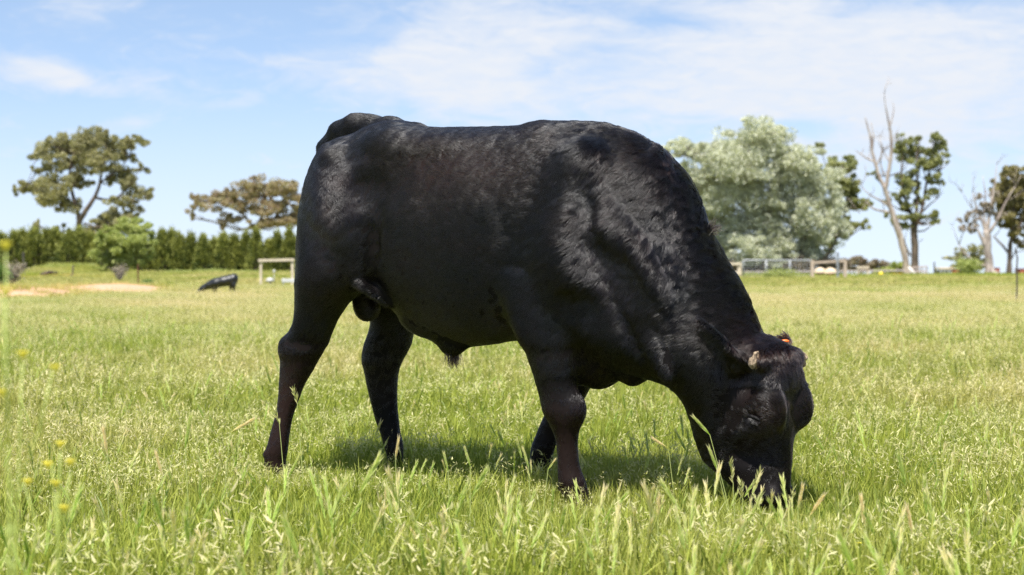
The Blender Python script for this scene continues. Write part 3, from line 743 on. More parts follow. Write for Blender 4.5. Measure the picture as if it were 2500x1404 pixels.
    def lump(mb, c, rad, seed, seg=18, amp=.22):
        vs = []; c = np.array(c)
        for i in range(seg + 1):
            ph = math.pi * i / seg
            for j in range(seg * 2):
                th = math.pi * j / seg
                vs.append((math.sin(ph) * math.cos(th), math.sin(ph) * math.sin(th), math.cos(ph)))
        vs = np.array(vs); nz = fbm(vs, 2.2, seed, 3)
        vs = vs * (1 + amp * nz)[:, None] * np.array(rad) + c; k = seg * 2
        mb.add(vs, [(i * k + j, (i + 1) * k + j, (i + 1) * k + (j + 1) % k, i * k + (j + 1) % k) for i in range(seg) for j in range(k)])
    mb = MB(); h = np.array(head_pt(-.050, .122, 878)); lump(mb, h + (-.008, -.004, -.008), (.0150, .016, .021), 3, amp=.34); lump(mb, h + (.006, .004, .012), (.0145, .016, .018), 7, amp=.34); lump(mb, h + (.008, .010, -.010), (.013, .014, .020), 9, amp=.3)
    mb.build('horn_bud', M_horn, root, smooth=True)
    mb = MB(); h = np.array(head_pt(-.035, -.120, 878)); lump(mb, h, (.022, .02, .022), 11); lump(mb, h + (.004, 0, -.018), (.014, .015, .016), 12)
    mb.build('horn_bud', M_horn, root, smooth=True)
    # --- orange ear tag on the far ear
    M_tag = simple_mat('orange_tag_plastic', (.85, .16, .02), .45, .08, 20)
    mb = MB(); e = np.array(PX(1916, 833, 5.90)); lump(mb, e, (.016, .008, .0062), 2, 10, .03)
    mb.build('ear_tag', M_tag, root, smooth=True)
    # --- eyes, lids, lashes
    M_eye = simple_mat('dark_eye', (.004, .003, .003), .30, .1, 10, spec=.3)
    M_lid = simple_mat('eyelid_skin', (.006, .005, .005), .5, .3, 90, .4, spec=.2)
    for sgn in (1, -1):
        e = np.array(head_pt(-.062, .104 * sgn, 1022)); mb = MB(); lump(mb, e, (.0165, .0165, .0165), 1, 12, 0.0)
        mb.build('eye', M_eye, root, smooth=True)
        g3, l3 = HG, HL * sgn
        for up, nm in ((1, 'upper_eyelid'), (-1, 'lower_eyelid')):
            mb = MB(); pts, rad = [], []
            for i in range(11):
                th = math.pi * i / 10; k = math.cos(th)
                p = e + g3 * (k * .0235) + l3 * (.0125 - .010 * k * k) + np.array((0, 0, 1)) * ((math.sin(th) * (.009 if up > 0 else -.013)) + k * -.006)
                pts.append(p); rad.append(.0032 + .0038 * math.sin(th) * (1 if up > 0 else .55))
            mb.tube(pts, rad, 8); mb.build(nm, M_lid, root, smooth=True)
        n = 90; k = rs.uniform(-1, 1, n)
        r = e + g3 * (k * .020)[:, None] + l3 * (.0155 - .008 * k * k)[:, None] + np.array((0, 0, 1)) * (np.sqrt(np.clip(1 - k * k, 0, 1)) * .005 - k * .006)[:, None]
        dd = l3 * .55 + np.array((0, 0, -.85)) + g3 * (k * .45)[:, None]; dd /= np.linalg.norm(dd, axis=1, keepdims=True)
        nnn = np.tile(l3, (n, 1))
        hair_curves('eyelashes', r - off, dd, nnn, rs.uniform(.013, .022, n), np.full(n, .2), np.zeros(n), .0006, .0003, M_eye, root, rs, 4, np.full(n, .1))
    return root
bull = build_bull()
# ------------------------------------------------------------------ trees, hedge, shrubs
def leaf_mat(name, c1, c2, rough=.55, trans=.28, spec=.3):
    m, nt = new_mat(name); N, L = nt.nodes.new, nt.links.new
    out = N('ShaderNodeOutputMaterial'); at = N('ShaderNodeAttribute'); at.attribute_name = 'tint'
    mx = N('ShaderNodeMix'); mx.data_type = 'RGBA'; mx.inputs['A'].default_value = (*c1, 1); mx.inputs['B'].default_value = (*c2, 1)
    L(at.outputs['Fac'], mx.inputs['Factor'])
    b = N('ShaderNodeBsdfPrincipled'); b.inputs['Roughness'].default_value = rough; b.inputs['Specular IOR Level'].default_value = spec
    L(mx.outputs['Result'], b.inputs['Base Color'])
    t = N('ShaderNodeBsdfTranslucent'); g = N('ShaderNodeMix'); g.data_type = 'RGBA'; g.blend_type = 'MULTIPLY'; g.inputs['Factor'].default_value = 1
    L(mx.outputs['Result'], g.inputs['A']); g.inputs['B'].default_value = (1.25, 1.3, .55, 1); L(g.outputs['Result'], t.inputs['Color'])
    ms = N('ShaderNodeMixShader'); ms.inputs[0].default_value = trans
    L(b.outputs[0], ms.inputs[1]); L(t.outputs[0], ms.inputs[2]); L(ms.outputs[0], out.inputs[0])
    return m
def leaves(name, cen, size, rs, mat, parent, tint, hang=0.3, aspect=.42, lay=None):
    """one small pointed leaf spray per centre"""
    n = len(cen)
    d = rs.normal(0, 1, (n, 3)); d[:, 2] -= hang * 2.2; d /= np.linalg.norm(d, axis=1, keepdims=True)
    if lay is not None: d = d * .6 + lay; d /= np.linalg.norm(d, axis=1, keepdims=True)
    s = rs.normal(0, 1, (n, 3)); s -= d * np.einsum('ij,ij->i', d, s)[:, None]; s /= np.linalg.norm(s, axis=1, keepdims=True)
    L_ = (size * rs.uniform(.6, 1.4, n))[:, None]
    b = cen - d * L_ * .5; t = cen + d * L_ * .5; m1 = cen + s * L_ * aspect * .5; m2 = cen - s * L_ * aspect * .5
    V = np.stack([b, m1, t, m2], 1).reshape(-1, 3)
    Q = np.arange(4 * n).reshape(n, 4)
    off = np.array(parent.location) if parent is not None else 0
    return mesh_np(name, V - off, Q, mat, parent, attrs={'tint': ('FACE', 'FLOAT', np.clip(tint, 0, 1))})
def clump_points(c, r, n, rs, shell=.55):
    p = rs.normal(0, 1, (n, 3)); p /= np.linalg.norm(p, axis=1, keepdims=True)
    rad = (shell + (1 - shell) * rs.rand(n)) ** .7
    nz = 1 + .30 * fbm(p, 2.0, rs.randint(1 << 30), 2)
    return c + p * (rad * nz)[:, None] * r
def bark(name, c, c2, scale=9):
    m, nt = new_mat(name); N, L = nt.nodes.new, nt.links.new
    out = N('ShaderNodeOutputMaterial'); b = N('ShaderNodeBsdfPrincipled'); b.inputs['Roughness'].default_value = .9
    tc = N('ShaderNodeTexCoord'); mp = N('ShaderNodeMapping'); mp.inputs['Scale'].default_value = (1, 1, .22); L(tc.outputs['Object'], mp.inputs[0])
    n = N('ShaderNodeTexNoise'); n.inputs['Scale'].default_value = scale * .35; n.inputs['Detail'].default_value = 6; n.inputs['Roughness'].default_value = .7; L(mp.outputs[0], n.inputs['Vector'])
    r = N('ShaderNodeValToRGB'); r.color_ramp.elements[0].position = .38; r.color_ramp.elements[1].position = .62
    r.color_ramp.elements[0].color = (*c, 1); r.color_ramp.elements[1].color = (*c2, 1); L(n.outputs['Fac'], r.inputs[0]); L(r.outputs[0], b.inputs['Base Color'])
    bp = N('ShaderNodeBump'); bp.inputs['Strength'].default_value = .8; bp.inputs['Distance'].default_value = .1; L(n.outputs['Fac'], bp.inputs['Height']); L(bp.outputs[0], b.inputs['Normal'])
    L(b.outputs[0], out.inputs[0]); return m
M_bark_dark = bark('dark_gum_bark', (.035, .026, .022), (.16, .12, .09))
M_bark_pale = bark('bleached_gum_bark', (.17, .13, .11), (.46, .39, .33))
M_bark_grey = bark('grey_bark', (.10, .085, .07), (.24, .20, .17))
def tree(name, label, cat, Y, trunk, limbs, clumps, mat, bmat, rs, leaf=.24, dens=1.0, flat=.8, hang=.35, group=None, deep=None, twigs=0, tint0=.5, tvar=.22, shell=.55, deadtwigs=0):
    """trunk and limbs: lists of (x px, y px, radius px); clumps: (x px, y px, rx px, ry px)"""
    k = Y / FPX
    base = G0(trunk[0][0], Y)
    root = empty(name, base); tag(root, label, cat, group)
    def P(x, y, dy=0.0): return np.array(PX(x, y, Y)) + np.array((0, dy, 0))
    mb = MB(); tp = [P(x, y) for x, y, r in trunk]; tp[0][2] = base.z - .1
    def curve(pts, rad, n=9):
        out, rr = [], []
        for i in range(len(pts) - 1):
            a, b = pts[i], pts[i + 1]; a0 = pts[max(i - 1, 0)]; b1 = pts[min(i + 2, len(pts) - 1)]
            for t in np.linspace(0, 1, 4)[:-1]:
                q = .5 * ((2 * a) + (b - a0) * t + (2 * a0 - 5 * a + 4 * b - b1) * t * t + (-a0 + 3 * a - 3 * b + b1) * t ** 3)
                out.append(q + rs.normal(0, 1, 3) * rad[i] * .10); rr.append(rad[i] + (rad[i + 1] - rad[i]) * t)
        out.append(pts[-1]); rr.append(rad[-1])
        mb.tube(out, rr, n)
    curve(tp, [r * k * (1.35 if i == 0 else 1) for i, (x, y, r) in enumerate(trunk)], 12)
    joints = list(tp[1:]); jr = [r * k for _, _, r in trunk[1:]]
    limb_pts = []
    for lb in limbs:
        dy = rs.uniform(-1, 1) * 18 * k
        pts = [P(x, y, dy * (i / max(1, len(lb) - 1))) for i, (x, y, r) in enumerate(lb)]
        rad = [r * k for _, _, r in lb]
        curve(pts, rad, 8); joints += pts[1:]; jr += rad[1:]; limb_pts += pts[1:]
    cen = []; tin = []
    extra = []
    for (cx, cy, rx, ry) in clumps:
        for _ in range(2):
            an = rs.uniform(0, 6.28)
            if cy + math.sin(an) * ry * 1.1 < min(c[1] for c in clumps) - 2: an = -an
            extra.append((cx + math.cos(an) * rx * 1.15, cy + math.sin(an) * ry * 1.1, rx * rs.uniform(.3, .55), ry * rs.uniform(.35, .6)))
    for (cx, cy, rx, ry) in list(clumps) + extra:
        dy = rs.uniform(-1, 1) * (deep or 45) * k; c = P(cx, cy, dy)
        # bough from the nearest joint that lies lower
        J = np.array(joints); dd = np.linalg.norm(J - c, axis=1) + np.clip(J[:, 2] - c[2] + ry * k * .3, 0, None) * 3
        j = int(np.argmin(dd)); a = J[j]; r0 = min(jr[j] * .6, 2.6 * k); mid = (a + c) / 2 + np.array((0, 0, -.12 * np.linalg.norm(c - a))) + rs.normal(0, .1, 3) * k * 20
        mb.tube([a, mid, c], [max(r0, 1.3 * k), max(r0 * .7, .9 * k), .5 * k], 6)
        for _ in range(3):
            e = c + rs.normal(0, 1, 3) * np.array((rx, rx, ry)) * k * .6; mb.tube([mid * .4 + c * .6, e], [.7 * k, .25 * k], 4)
        nsub = max(4, int(rx * ry / 28))
        for s in range(nsub):
            sc = c + np.clip(rs.normal(0, 1, 3), -1.35, 1.35) * np.array((rx, rx * .8, ry)) * k * .74
            sr = np.array((rx, rx, ry * flat + 2)) * k * rs.uniform(.22, .66)
            n = int(dens * 52 * (rx * ry) / nsub / 10 * (.24 / leaf) ** 1.2) + 8
            cen.append(clump_points(sc, sr, n, rs, shell)); tin.append(np.full(n, tint0 + rs.normal(0, tvar * .6)) + rs.normal(0, tvar, n))
    for _ in range(deadtwigs):
        j = rs.randint(len(joints)); a = np.array(joints[j]); d = rs.normal(0, 1, 3); d[1] *= .5; d[2] = abs(d[2]) * 1.6; d /= np.linalg.norm(d)
        ln = rs.uniform(14, 48) * k; m = a + d * ln * .5 + rs.normal(0, .06, 3) * ln; e = a + d * ln + np.array((0, 0, .18 * ln)) + rs.normal(0, .1, 3) * ln
        mb.tube([a, m, e], [1.25 * k, .75 * k, .25 * k], 5)
        for _ in range(3):
            f = m + (e - m) * rs.rand(); mb.tube([f, f + (d + rs.normal(0, .6, 3)) * ln * .35], [.5 * k, .2 * k], 4)
    mb.build('trunk', bmat, root, smooth=True)
    if cen:
        leaves('crown', np.concatenate(cen), leaf, rs, mat, root, np.concatenate(tin), hang)
    return root
M_gum = leaf_mat('olive_gum_leaves', (.15, .15, .07), (.46, .42, .22))
M_gum_green = leaf_mat('green_gum_leaves', (.12, .14, .055), (.44, .44, .19))
M_rust = leaf_mat('rusty_gum_leaves', (.30, .20, .135), (.40, .37, .21))
M_silver = leaf_mat('silver_leaves', (.38, .40, .30), (.64, .64, .51), .5, .25)
M_conifer = leaf_mat('cypress_leaves', (.045, .070, .014), (.29, .30, .062), .6, .15)
M_lime = leaf_mat('fresh_green_leaves', (.22, .27, .07), (.48, .51, .17))
M_distant = leaf_mat('distant_brown_leaves', (.22, .16, .14), (.28, .24, .15))
M_dry = leaf_mat('dry_twig_leaves', (.26, .22, .18), (.48, .40, .34))
M_shrub = leaf_mat('shrub_leaves', (.08, .14, .035), (.22, .32, .09))
rs = np.random.RandomState(17)
tree('gum_tree', 'large spreading olive gum tree on the left rising above the hedge', 'tree', 170,
     [(197, 690, 9), (196, 575, 8), (194, 545, 7.5), (193, 528, 7)],
     [[(193, 535, 6), (184, 500, 5), (172, 455, 4), (170, 410, 3), (180, 370, 2)], [(194, 540, 7), (212, 512, 6), (235, 478, 4.5), (246, 445, 3.8), (252, 405, 2.5), (262, 360, 1.5)],
      [(232, 482, 3.5), (262, 488, 3), (290, 480, 2), (318, 455, 1.5)], [(186, 505, 3), (150, 500, 2.5), (110, 470, 1.8), (65, 458, 1)], [(246, 445, 2.5), (285, 415, 2), (315, 380, 1)], [(205, 545, 2.5), (250, 555, 2), (275, 535, 1)]],
     [(215, 335, 26, 18), (262, 332, 22, 16), (160, 348, 30, 18), (122, 366, 26, 14), (325, 352, 28, 12), (95, 376, 18, 10), (180, 375, 40, 20), (240, 370, 32, 20), (292, 372, 28, 16), (140, 396, 28, 15), (212, 400, 34, 16),
      (60, 455, 20, 10), (44, 464, 10, 9), (100, 458, 26, 13), (150, 448, 32, 17), (190, 432, 26, 15), (132, 488, 28, 16), (165, 500, 22, 14), (105, 415, 18, 8), (290, 428, 28, 17), (322, 445, 20, 13), (330, 470, 24, 11), (352, 480, 16, 7),
      (300, 492, 28, 9), (330, 512, 18, 9), (262, 535, 24, 12), (232, 556, 22, 12), (290, 520, 24, 9), (92, 548, 8, 16), (320, 540, 20, 12), (268, 395, 22, 13), (345, 410, 14, 7), (140, 556, 14, 10), (215, 575, 30, 9), (290, 560, 24, 10)],
     M_gum, M_bark_dark, rs, leaf=.27, dens=.9, hang=.5, flat=1.25)
tree('gum_tree', 'rusty brown and olive gum tree behind the hedge beside the bull\'s rump', 'tree', 175,
     [(628, 690, 7), (626, 590, 6), (622, 556, 5)],
     [[(624, 570, 4), (600, 530, 3), (560, 505, 2), (500, 490, 1.2)], [(624, 560, 4), (640, 520, 3), (640, 480, 2)], [(626, 560, 3.5), (670, 530, 2.5), (710, 490, 1.5)]],
     [(470, 490, 16, 9), (464, 508, 12, 7), (500, 482, 22, 10), (522, 500, 24, 11), (545, 480, 22, 13), (590, 462, 24, 15), (620, 446, 20, 12), (645, 468, 32, 16), (690, 462, 28, 15), (722, 476, 22, 14), (600, 500, 32, 15), (655, 508, 32, 14),
      (702, 510, 28, 14), (560, 530, 20, 9), (622, 545, 34, 10), (682, 540, 30, 10), (727, 530, 18, 12), (532, 547, 10, 8), (480, 530, 8, 6), (760, 480, 25, 16), (770, 520, 25, 14)],
     M_rust, M_bark_grey, rs, leaf=.27, dens=.9, hang=.4, flat=1.2)
tree('leafy_tree', 'loose fresh green tree with thin grey stems in front of the hedge', 'tree', 99,
     [(302, 690, 3), (300, 660, 2.6), (305, 630, 2.2)],
     [[(300, 665, 2), (280, 620, 1.6), (275, 590, 1)], [(304, 640, 2), (325, 600, 1.4), (335, 570, .9)], [(306, 680, 2), (318, 640, 1.4), (340, 610, .8)]],
     [(302, 552, 30, 15), (335, 560, 24, 15), (282, 582, 30, 18), (330, 598, 34, 20), (262, 612, 28, 18), (308, 625, 34, 17), (352, 590, 16, 20), (345, 630, 22, 14), (280, 640, 24, 10), (240, 625, 14, 12)],
     M_lime, M_bark_grey, rs, leaf=.15, dens=.75, hang=.2, tvar=.3, deep=25)
tree('silver_tree', 'huge pale silvery green tree in full leaf behind the stock yard', 'tree', 150,
     [(1955, 684, 9), (1952, 655, 8), (1945, 625, 7)],
     [[(1948, 640, 5), (1900, 590, 4), (1850, 520, 3), (1820, 430, 2), (1830, 350, 1.2)], [(1950, 630, 5), (1970, 560, 4), (1970, 480, 3), (1940, 400, 1.6)], [(1950, 650, 4), (1860, 610, 3), (1790, 560, 2)],
      [(1990, 668, 4), (2010, 640, 3.5), (2030, 605, 3), (2050, 560, 2)], [(1850, 520, 2.5), (1770, 450, 2), (1710, 380, 1.2)]],
     [(1845, 325, 40, 26), (1800, 348, 40, 28), (1885, 340, 34, 26), (1760, 378, 40, 26), (1700, 362, 32, 14), (1655, 352, 22, 14), (1640, 372, 24, 16), (1720, 405, 44, 26), (1800, 410, 55, 32), (1880, 400, 55, 36), (1935, 392, 40, 26), (1975, 408, 30, 28),
      (2000, 450, 34, 30), (1930, 462, 50, 34), (1850, 470, 55, 36), (1780, 480, 50, 36), (1740, 462, 36, 32), (1700, 440, 34, 26), (2035, 520, 28, 26), (2055, 566, 18, 20), (1990, 530, 46, 34), (1920, 540, 50, 36), (1850, 552, 50, 36), (1790, 560, 44, 36), (1745, 540, 40, 36),
      (2015, 590, 38, 22), (1955, 600, 44, 26), (1885, 612, 44, 24), (1822, 612, 40, 28), (1775, 615, 30, 26), (1990, 630, 24, 10), (1920, 632, 34, 12), (1850, 640, 34, 12)],
     M_silver, M_bark_grey, rs, leaf=.24, dens=.60, hang=.25, tvar=.32, tint0=.60, deep=75)
tree('gum_tree', 'dark green gum tree half hidden behind the silvery tree', 'tree', 166,
     [(2012, 684, 5), (2020, 620, 4.5), (2035, 580, 4)],
     [[(2035, 590, 3.5), (2060, 530, 3), (2066, 470, 2.4), (2055, 410, 1.5)], [(2062, 520, 2), (2090, 500, 1.4), (2110, 495, .9)], [(2060, 500, 1.6), (2015, 400, 1), (2003, 355, .6)]],
     [(2062, 392, 22, 11), (2048, 412, 24, 13), (2078, 420, 14, 8), (2085, 455, 18, 12), (2060, 470, 24, 16), (2045, 440, 20, 14), (2098, 496, 22, 9), (2068, 505, 26, 11), (2112, 502, 12, 7), (2108, 548, 9, 8), (2080, 540, 14, 9), (2050, 560, 20, 12), (2002, 352, 8, 5), (2075, 560, 10, 7)],
     M_gum_green, M_bark_dark, rs, leaf=.34, dens=1.1, hang=.2)
tree('dead_tree', 'bare bleached dead gum tree with tall forked limbs', 'tree', 158,
     [(2216, 690, 9.5), (2212, 640, 7.5), (2203, 600, 7.5), (2192, 560, 8), (2184, 535, 6.5), (2175, 508, 5.8), (2166, 478, 5.5), (2158, 450, 6.5)],
     [[(2158, 455, 5), (2146, 430, 4.5), (2138, 400, 4), (2130, 370, 3.6), (2126, 335, 3), (2118, 305, 1.8), (2112, 285, .8)], [(2162, 460, 5), (2168, 425, 4.5), (2173, 390, 4.2), (2175, 350, 3.8), (2171, 318, 3), (2164, 285, 2), (2158, 255, 1.2), (2155, 230, .6)],
      [(2170, 318, 2), (2178, 292, 1.5), (2184, 265, 1), (2182, 248, .5)], [(2136, 395, 2.5), (2120, 388, 2), (2104, 378, 1.3), (2090, 366, .7)], [(2130, 365, 2), (2133, 330, 1.6), (2127, 298, .8)], [(2184, 522, 3.6), (2160, 516, 2.8), (2132, 508, 2), (2118, 490, 1)],
      [(2176, 508, 3), (2155, 492, 2.4), (2125, 475, 1.6), (2104, 452, 1), (2098, 430, .5)], [(2160, 430, 2.2), (2150, 400, 1.6), (2153, 365, .9)], [(2172, 395, 2), (2158, 370, 1.3), (2150, 340, .6)], [(2140, 405, 1.8), (2152, 375, 1.5), (2150, 350, .8)], [(2125, 475, 1), (2112, 500, .8), (2100, 520, .5)]],
     [], M_gum, M_bark_pale, rs, deadtwigs=16)
tree('gum_tree', 'upright dark trunked gum tree with clumped green leaves beside the dead tree', 'tree', 162,
     [(2236, 688, 10), (2234, 640, 9), (2233, 600, 8.5), (2232, 566, 8), (2232, 545, 6.5)],
     [[(2232, 560, 5), (2222, 520, 4), (2206, 480, 3), (2198, 420, 2), (2202, 370, 1.2)], [(2233, 555, 5), (2238, 500, 4), (2238, 440, 3), (2236, 370, 1.5)], [(2236, 550, 4.5), (2254, 500, 3.6), (2264, 440, 2.8), (2280, 385, 2), (2284, 330, 1)],
      [(2222, 625, 2.6), (2210, 600, 2.2), (2196, 560, 1.5)], [(2262, 450, 2), (2290, 420, 1.4), (2302, 380, .9)], [(2240, 530, 3), (2262, 505, 2), (2285, 485, 1)]],
     [(2200, 348, 16, 12), (2192, 368, 14, 12), (2214, 378, 18, 14), (2240, 366, 16, 14), (2236, 344, 11, 8), (2274, 326, 10, 9), (2292, 348, 16, 12), (2304, 372, 12, 11), (2270, 376, 18, 14), (2266, 405, 20, 14), (2242, 408, 20, 14), (2293, 405, 11, 12),
      (2283, 438, 16, 13), (2216, 436, 18, 15), (2198, 456, 15, 14), (2186, 488, 15, 12), (2206, 500, 16, 10), (2228, 460, 16, 13), (2272, 472, 14, 11), (2176, 528, 11, 8), (2206, 532, 20, 9), (2240, 528, 18, 9), (2272, 524, 15, 9), (2280, 540, 10, 6), (2222, 552, 14, 7), (2300, 392, 9, 8), (2246, 490, 10, 8), (2190, 550, 10, 7), (2132, 426, 9, 6)],
     M_gum_green, M_bark_dark, rs, leaf=.28, dens=.78, hang=.2, deadtwigs=9, deep=26)
tree('gum_tree', 'small distant gum with two rounded crowns low on the horizon', 'tree', 300,
     [(2372, 673, 2.2), (2372, 655, 2)], [[(2372, 660, 1.5), (2350, 640, 1), (2325, 630, .6)], [(2372, 655, 1.5), (2372, 620, 1)]],
     [(2370, 608, 22, 9), (2355, 620, 14, 6), (2385, 622, 16, 7), (2370, 634, 22, 8), (2325, 630, 15, 5), (2332, 645, 10, 5), (2385, 645, 22, 9), (2345, 655, 16, 7)], M_gum, M_bark_grey, rs, leaf=.5, dens=1.0, deep=15)
tree('gum_tree', 'pale half dead gum with a thick split trunk and drooping bare limb', 'tree', 150,
     [(2418, 694, 15), (2416, 655, 10), (2412, 615, 9), (2411, 585, 9.5), (2408, 562, 7)],
     [[(2408, 570, 4), (2396, 535, 3), (2384, 505, 2.2), (2376, 470, 1)], [(2410, 568, 5), (2416, 530, 4), (2424, 490, 3), (2432, 450, 2), (2438, 400, .7)], [(2412, 570, 4.5), (2436, 535, 3.2), (2456, 490, 2.4), (2476, 455, 1.2)],
      [(2408, 648, 3.2), (2384, 644, 3.2), (2364, 628, 2.8), (2350, 612, 2), (2342, 598, 1.2)], [(2410, 565, 3), (2402, 520, 2.2), (2408, 480, 1.6), (2402, 430, .7)], [(2392, 525, 1.8), (2372, 510, 1.2), (2345, 470, .5)], [(2404, 600, 5), (2396, 580, 4.5), (2386, 560, 2)]],
     [(2358, 540, 10, 6), (2350, 556, 8, 5), (2388, 520, 9, 7), (2398, 498, 8, 6), (2372, 562, 7, 5), (2392, 480, 7, 5), (2408, 512, 9, 6), (2430, 470, 9, 6), (2422, 500, 10, 7), (2380, 545, 9, 6), (2436, 520, 9, 6), (2366, 525, 7, 5)],
     M_dry, M_bark_pale, rs, leaf=.26, dens=.7, deadtwigs=26, deep=24, tint0=.6)
tree('gum_tree', 'brown and olive gum tree cut by the right edge', 'tree', 155,
     [(2463, 690, 7), (2464, 640, 5.5), (2466, 605, 5.5), (2468, 585, 5)],
     [[(2464, 620, 3.2), (2448, 598, 2.8), (2430, 578, 1.6)], [(2467, 600, 4), (2472, 540, 3), (2472, 480, 2), (2474, 430, 1)], [(2467, 595, 3.5), (2490, 555, 2.5), (2510, 500, 1.5)], [(2466, 640, 2), (2476, 615, 1.4), (2484, 590, 1)]],
     [(2472, 422, 18, 12), (2492, 428, 22, 16), (2458, 446, 16, 12), (2482, 462, 26, 18), (2508, 490, 26, 22), (2472, 505, 24, 16), (2456, 535, 16, 11), (2490, 545, 24, 16), (2520, 450, 26, 20), (2525, 520, 30, 24), (2448, 488, 12, 9), (2500, 590, 16, 10), (2540, 570, 26, 16), (2478, 572, 12, 8), (2440, 452, 13, 11), (2444, 512, 13, 12), (2436, 480, 10, 9), (2484, 505, 18, 14), (2466, 470, 16, 12)],
     leaf_mat('brown_olive_leaves', (.13, .12, .05), (.40, .34, .15)), M_bark_dark, rs, leaf=.32, dens=1.0, hang=.35, deep=30)
for lab, x0, clumps, m in (('low purple brown shrubby tree far beyond the timber yard rail', 2085, [(2060, 640, 20, 9), (2085, 635, 22, 10), (2108, 645, 18, 8), (2070, 652, 30, 8), (2110, 655, 20, 6), (2040, 650, 16, 8)], M_distant),
                           ('rounded brown tree low on the horizon left of the dead tree', 2142, [(2142, 638, 16, 7), (2150, 648, 22, 8), (2130, 650, 14, 7)], M_distant),
                           ('wide yellow green bush behind the pale yard rail', 2178, [(2160, 658, 16, 8), (2185, 652, 24, 8), (2205, 658, 14, 8), (2175, 664, 26, 6)], M_lime)):
    tree('distant_tree', lab, 'tree', 260 if m is M_distant else 175, [(x0, 675, 1.5), (x0, 655, 1.2)], [], clumps, m, M_bark_grey, rs, leaf=.42, dens=1.3, deep=12, group='trees on the horizon' if m is M_distant else None)
# conifers of the hedge, one by one
def conifer(x, ytop, wpx, Y, label, rnd, slim):
    b = G0(x, Y); k = Y / FPX; top = CAM_H + (HOR - ytop) * k; H = top - b.z; w = wpx * k
    root = empty('cypress_tree', b); tag(root, label, 'tree', 'cypress trees of the hedge')
    mb = MB(); mb.tube([(b.x, b.y, b.z - .05), (b.x, b.y, b.z + H * .5), (b.x + .03, b.y, top - .2)], [.07, .05, .012], 7)
    n = 210; ii = rnd.rand(n) ** .8; ang = rnd.uniform(0, 2 * math.pi, n)
    prof = np.where(slim, (1 - ii) ** .75, (1 - ii ** 2.6) ** .8) * (.86 + .3 * rnd.rand(n))
    cen, tin, lay = [], [], []; tone = rnd.uniform(.22, .58)
    for t, an, r in zip(ii, ang, prof):
        zz = b.z + H * (.03 + .95 * t); rr = r * w * .5 * rnd.uniform(.72, 1.12)
        c = np.array((b.x + math.cos(an) * rr, b.y + math.sin(an) * rr, zz))
        if rnd.rand() < .4: mb.tube([(b.x, b.y, zz - .15), tuple(c)], [.015, .006], 4)
        m = 22; up = np.array((math.cos(an) * .5, math.sin(an) * .5, 1.0))
        q = rnd.normal(0, 1, (m, 3)) * np.array((.10, .10, .17)); cen.append(c + q + up * .04); lay.append(np.tile(up, (m, 1)))
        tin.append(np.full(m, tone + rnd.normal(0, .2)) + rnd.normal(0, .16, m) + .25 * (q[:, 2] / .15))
    mb.build('trunk', M_bark_dark, root)
    leaves('crown', np.concatenate(cen), .16, rnd, M_conifer, root, np.concatenate(tin), 0, .38, np.concatenate(lay))
rc = np.random.RandomState(4)
hx = [(-22, 572, 38, 0), (6, 578, 36, 0), (32, 566, 34, 0), (60, 573, 34, 0), (86, 562, 36, 0), (113, 571, 34, 0), (140, 564, 34, 0), (166, 572, 34, 0), (191, 562, 34, 0), (217, 576, 34, 0), (243, 584, 34, 0), (270, 578, 36, 0), (298, 590, 34, 0), (326, 585, 36, 0), (352, 576, 34, 1),
      (392, 560, 34, 1), (415, 570, 30, 1), (440, 566, 34, 1), (470, 574, 34, 1), (499, 573, 32, 1), (522, 583, 30, 1), (548, 573, 34, 1), (576, 570, 32, 1), (602, 580, 32, 1), (628, 566, 34, 1), (654, 584, 30, 1), (680, 574, 30, 1), (706, 571, 30, 1), (732, 580, 30, 1), (760, 572, 32, 1)]
ordn = ['first', 'second', 'third', 'fourth', 'fifth', 'sixth', 'seventh', 'eighth', 'ninth', 'tenth', 'eleventh', 'twelfth', 'thirteenth', 'fourteenth', 'fifteenth', 'sixteenth']
li = ri = 0
for (x, yt, w, sl) in hx:
    yt += rc.uniform(-9, 9); x += rc.uniform(-6, 6); w *= rc.uniform(.95, 1.55)
    if sl:
        ri += 1; lab = 'pointed dark green cypress, %s right of the fresh green tree in the hedge row' % ordn[ri - 1]
    else:
        li += 1; lab = 'full golden green cypress, %s from the left edge of the hedge row' % ordn[li - 1]
    conifer(x, yt, w * (1.5 if not sl else 1.5), 110 + rc.uniform(-1.2, 1.2), lab, rc, bool(sl))
for i, x in enumerate(range(-10, 770, 31)):
    conifer(x + rc.uniform(-9, 9), 596 + rc.uniform(-14, 12), 50 * rc.uniform(.9, 1.4), 114 + rc.uniform(-1.5, 1.5), 'low cypress in the shaded back row of the hedge', rc, False)
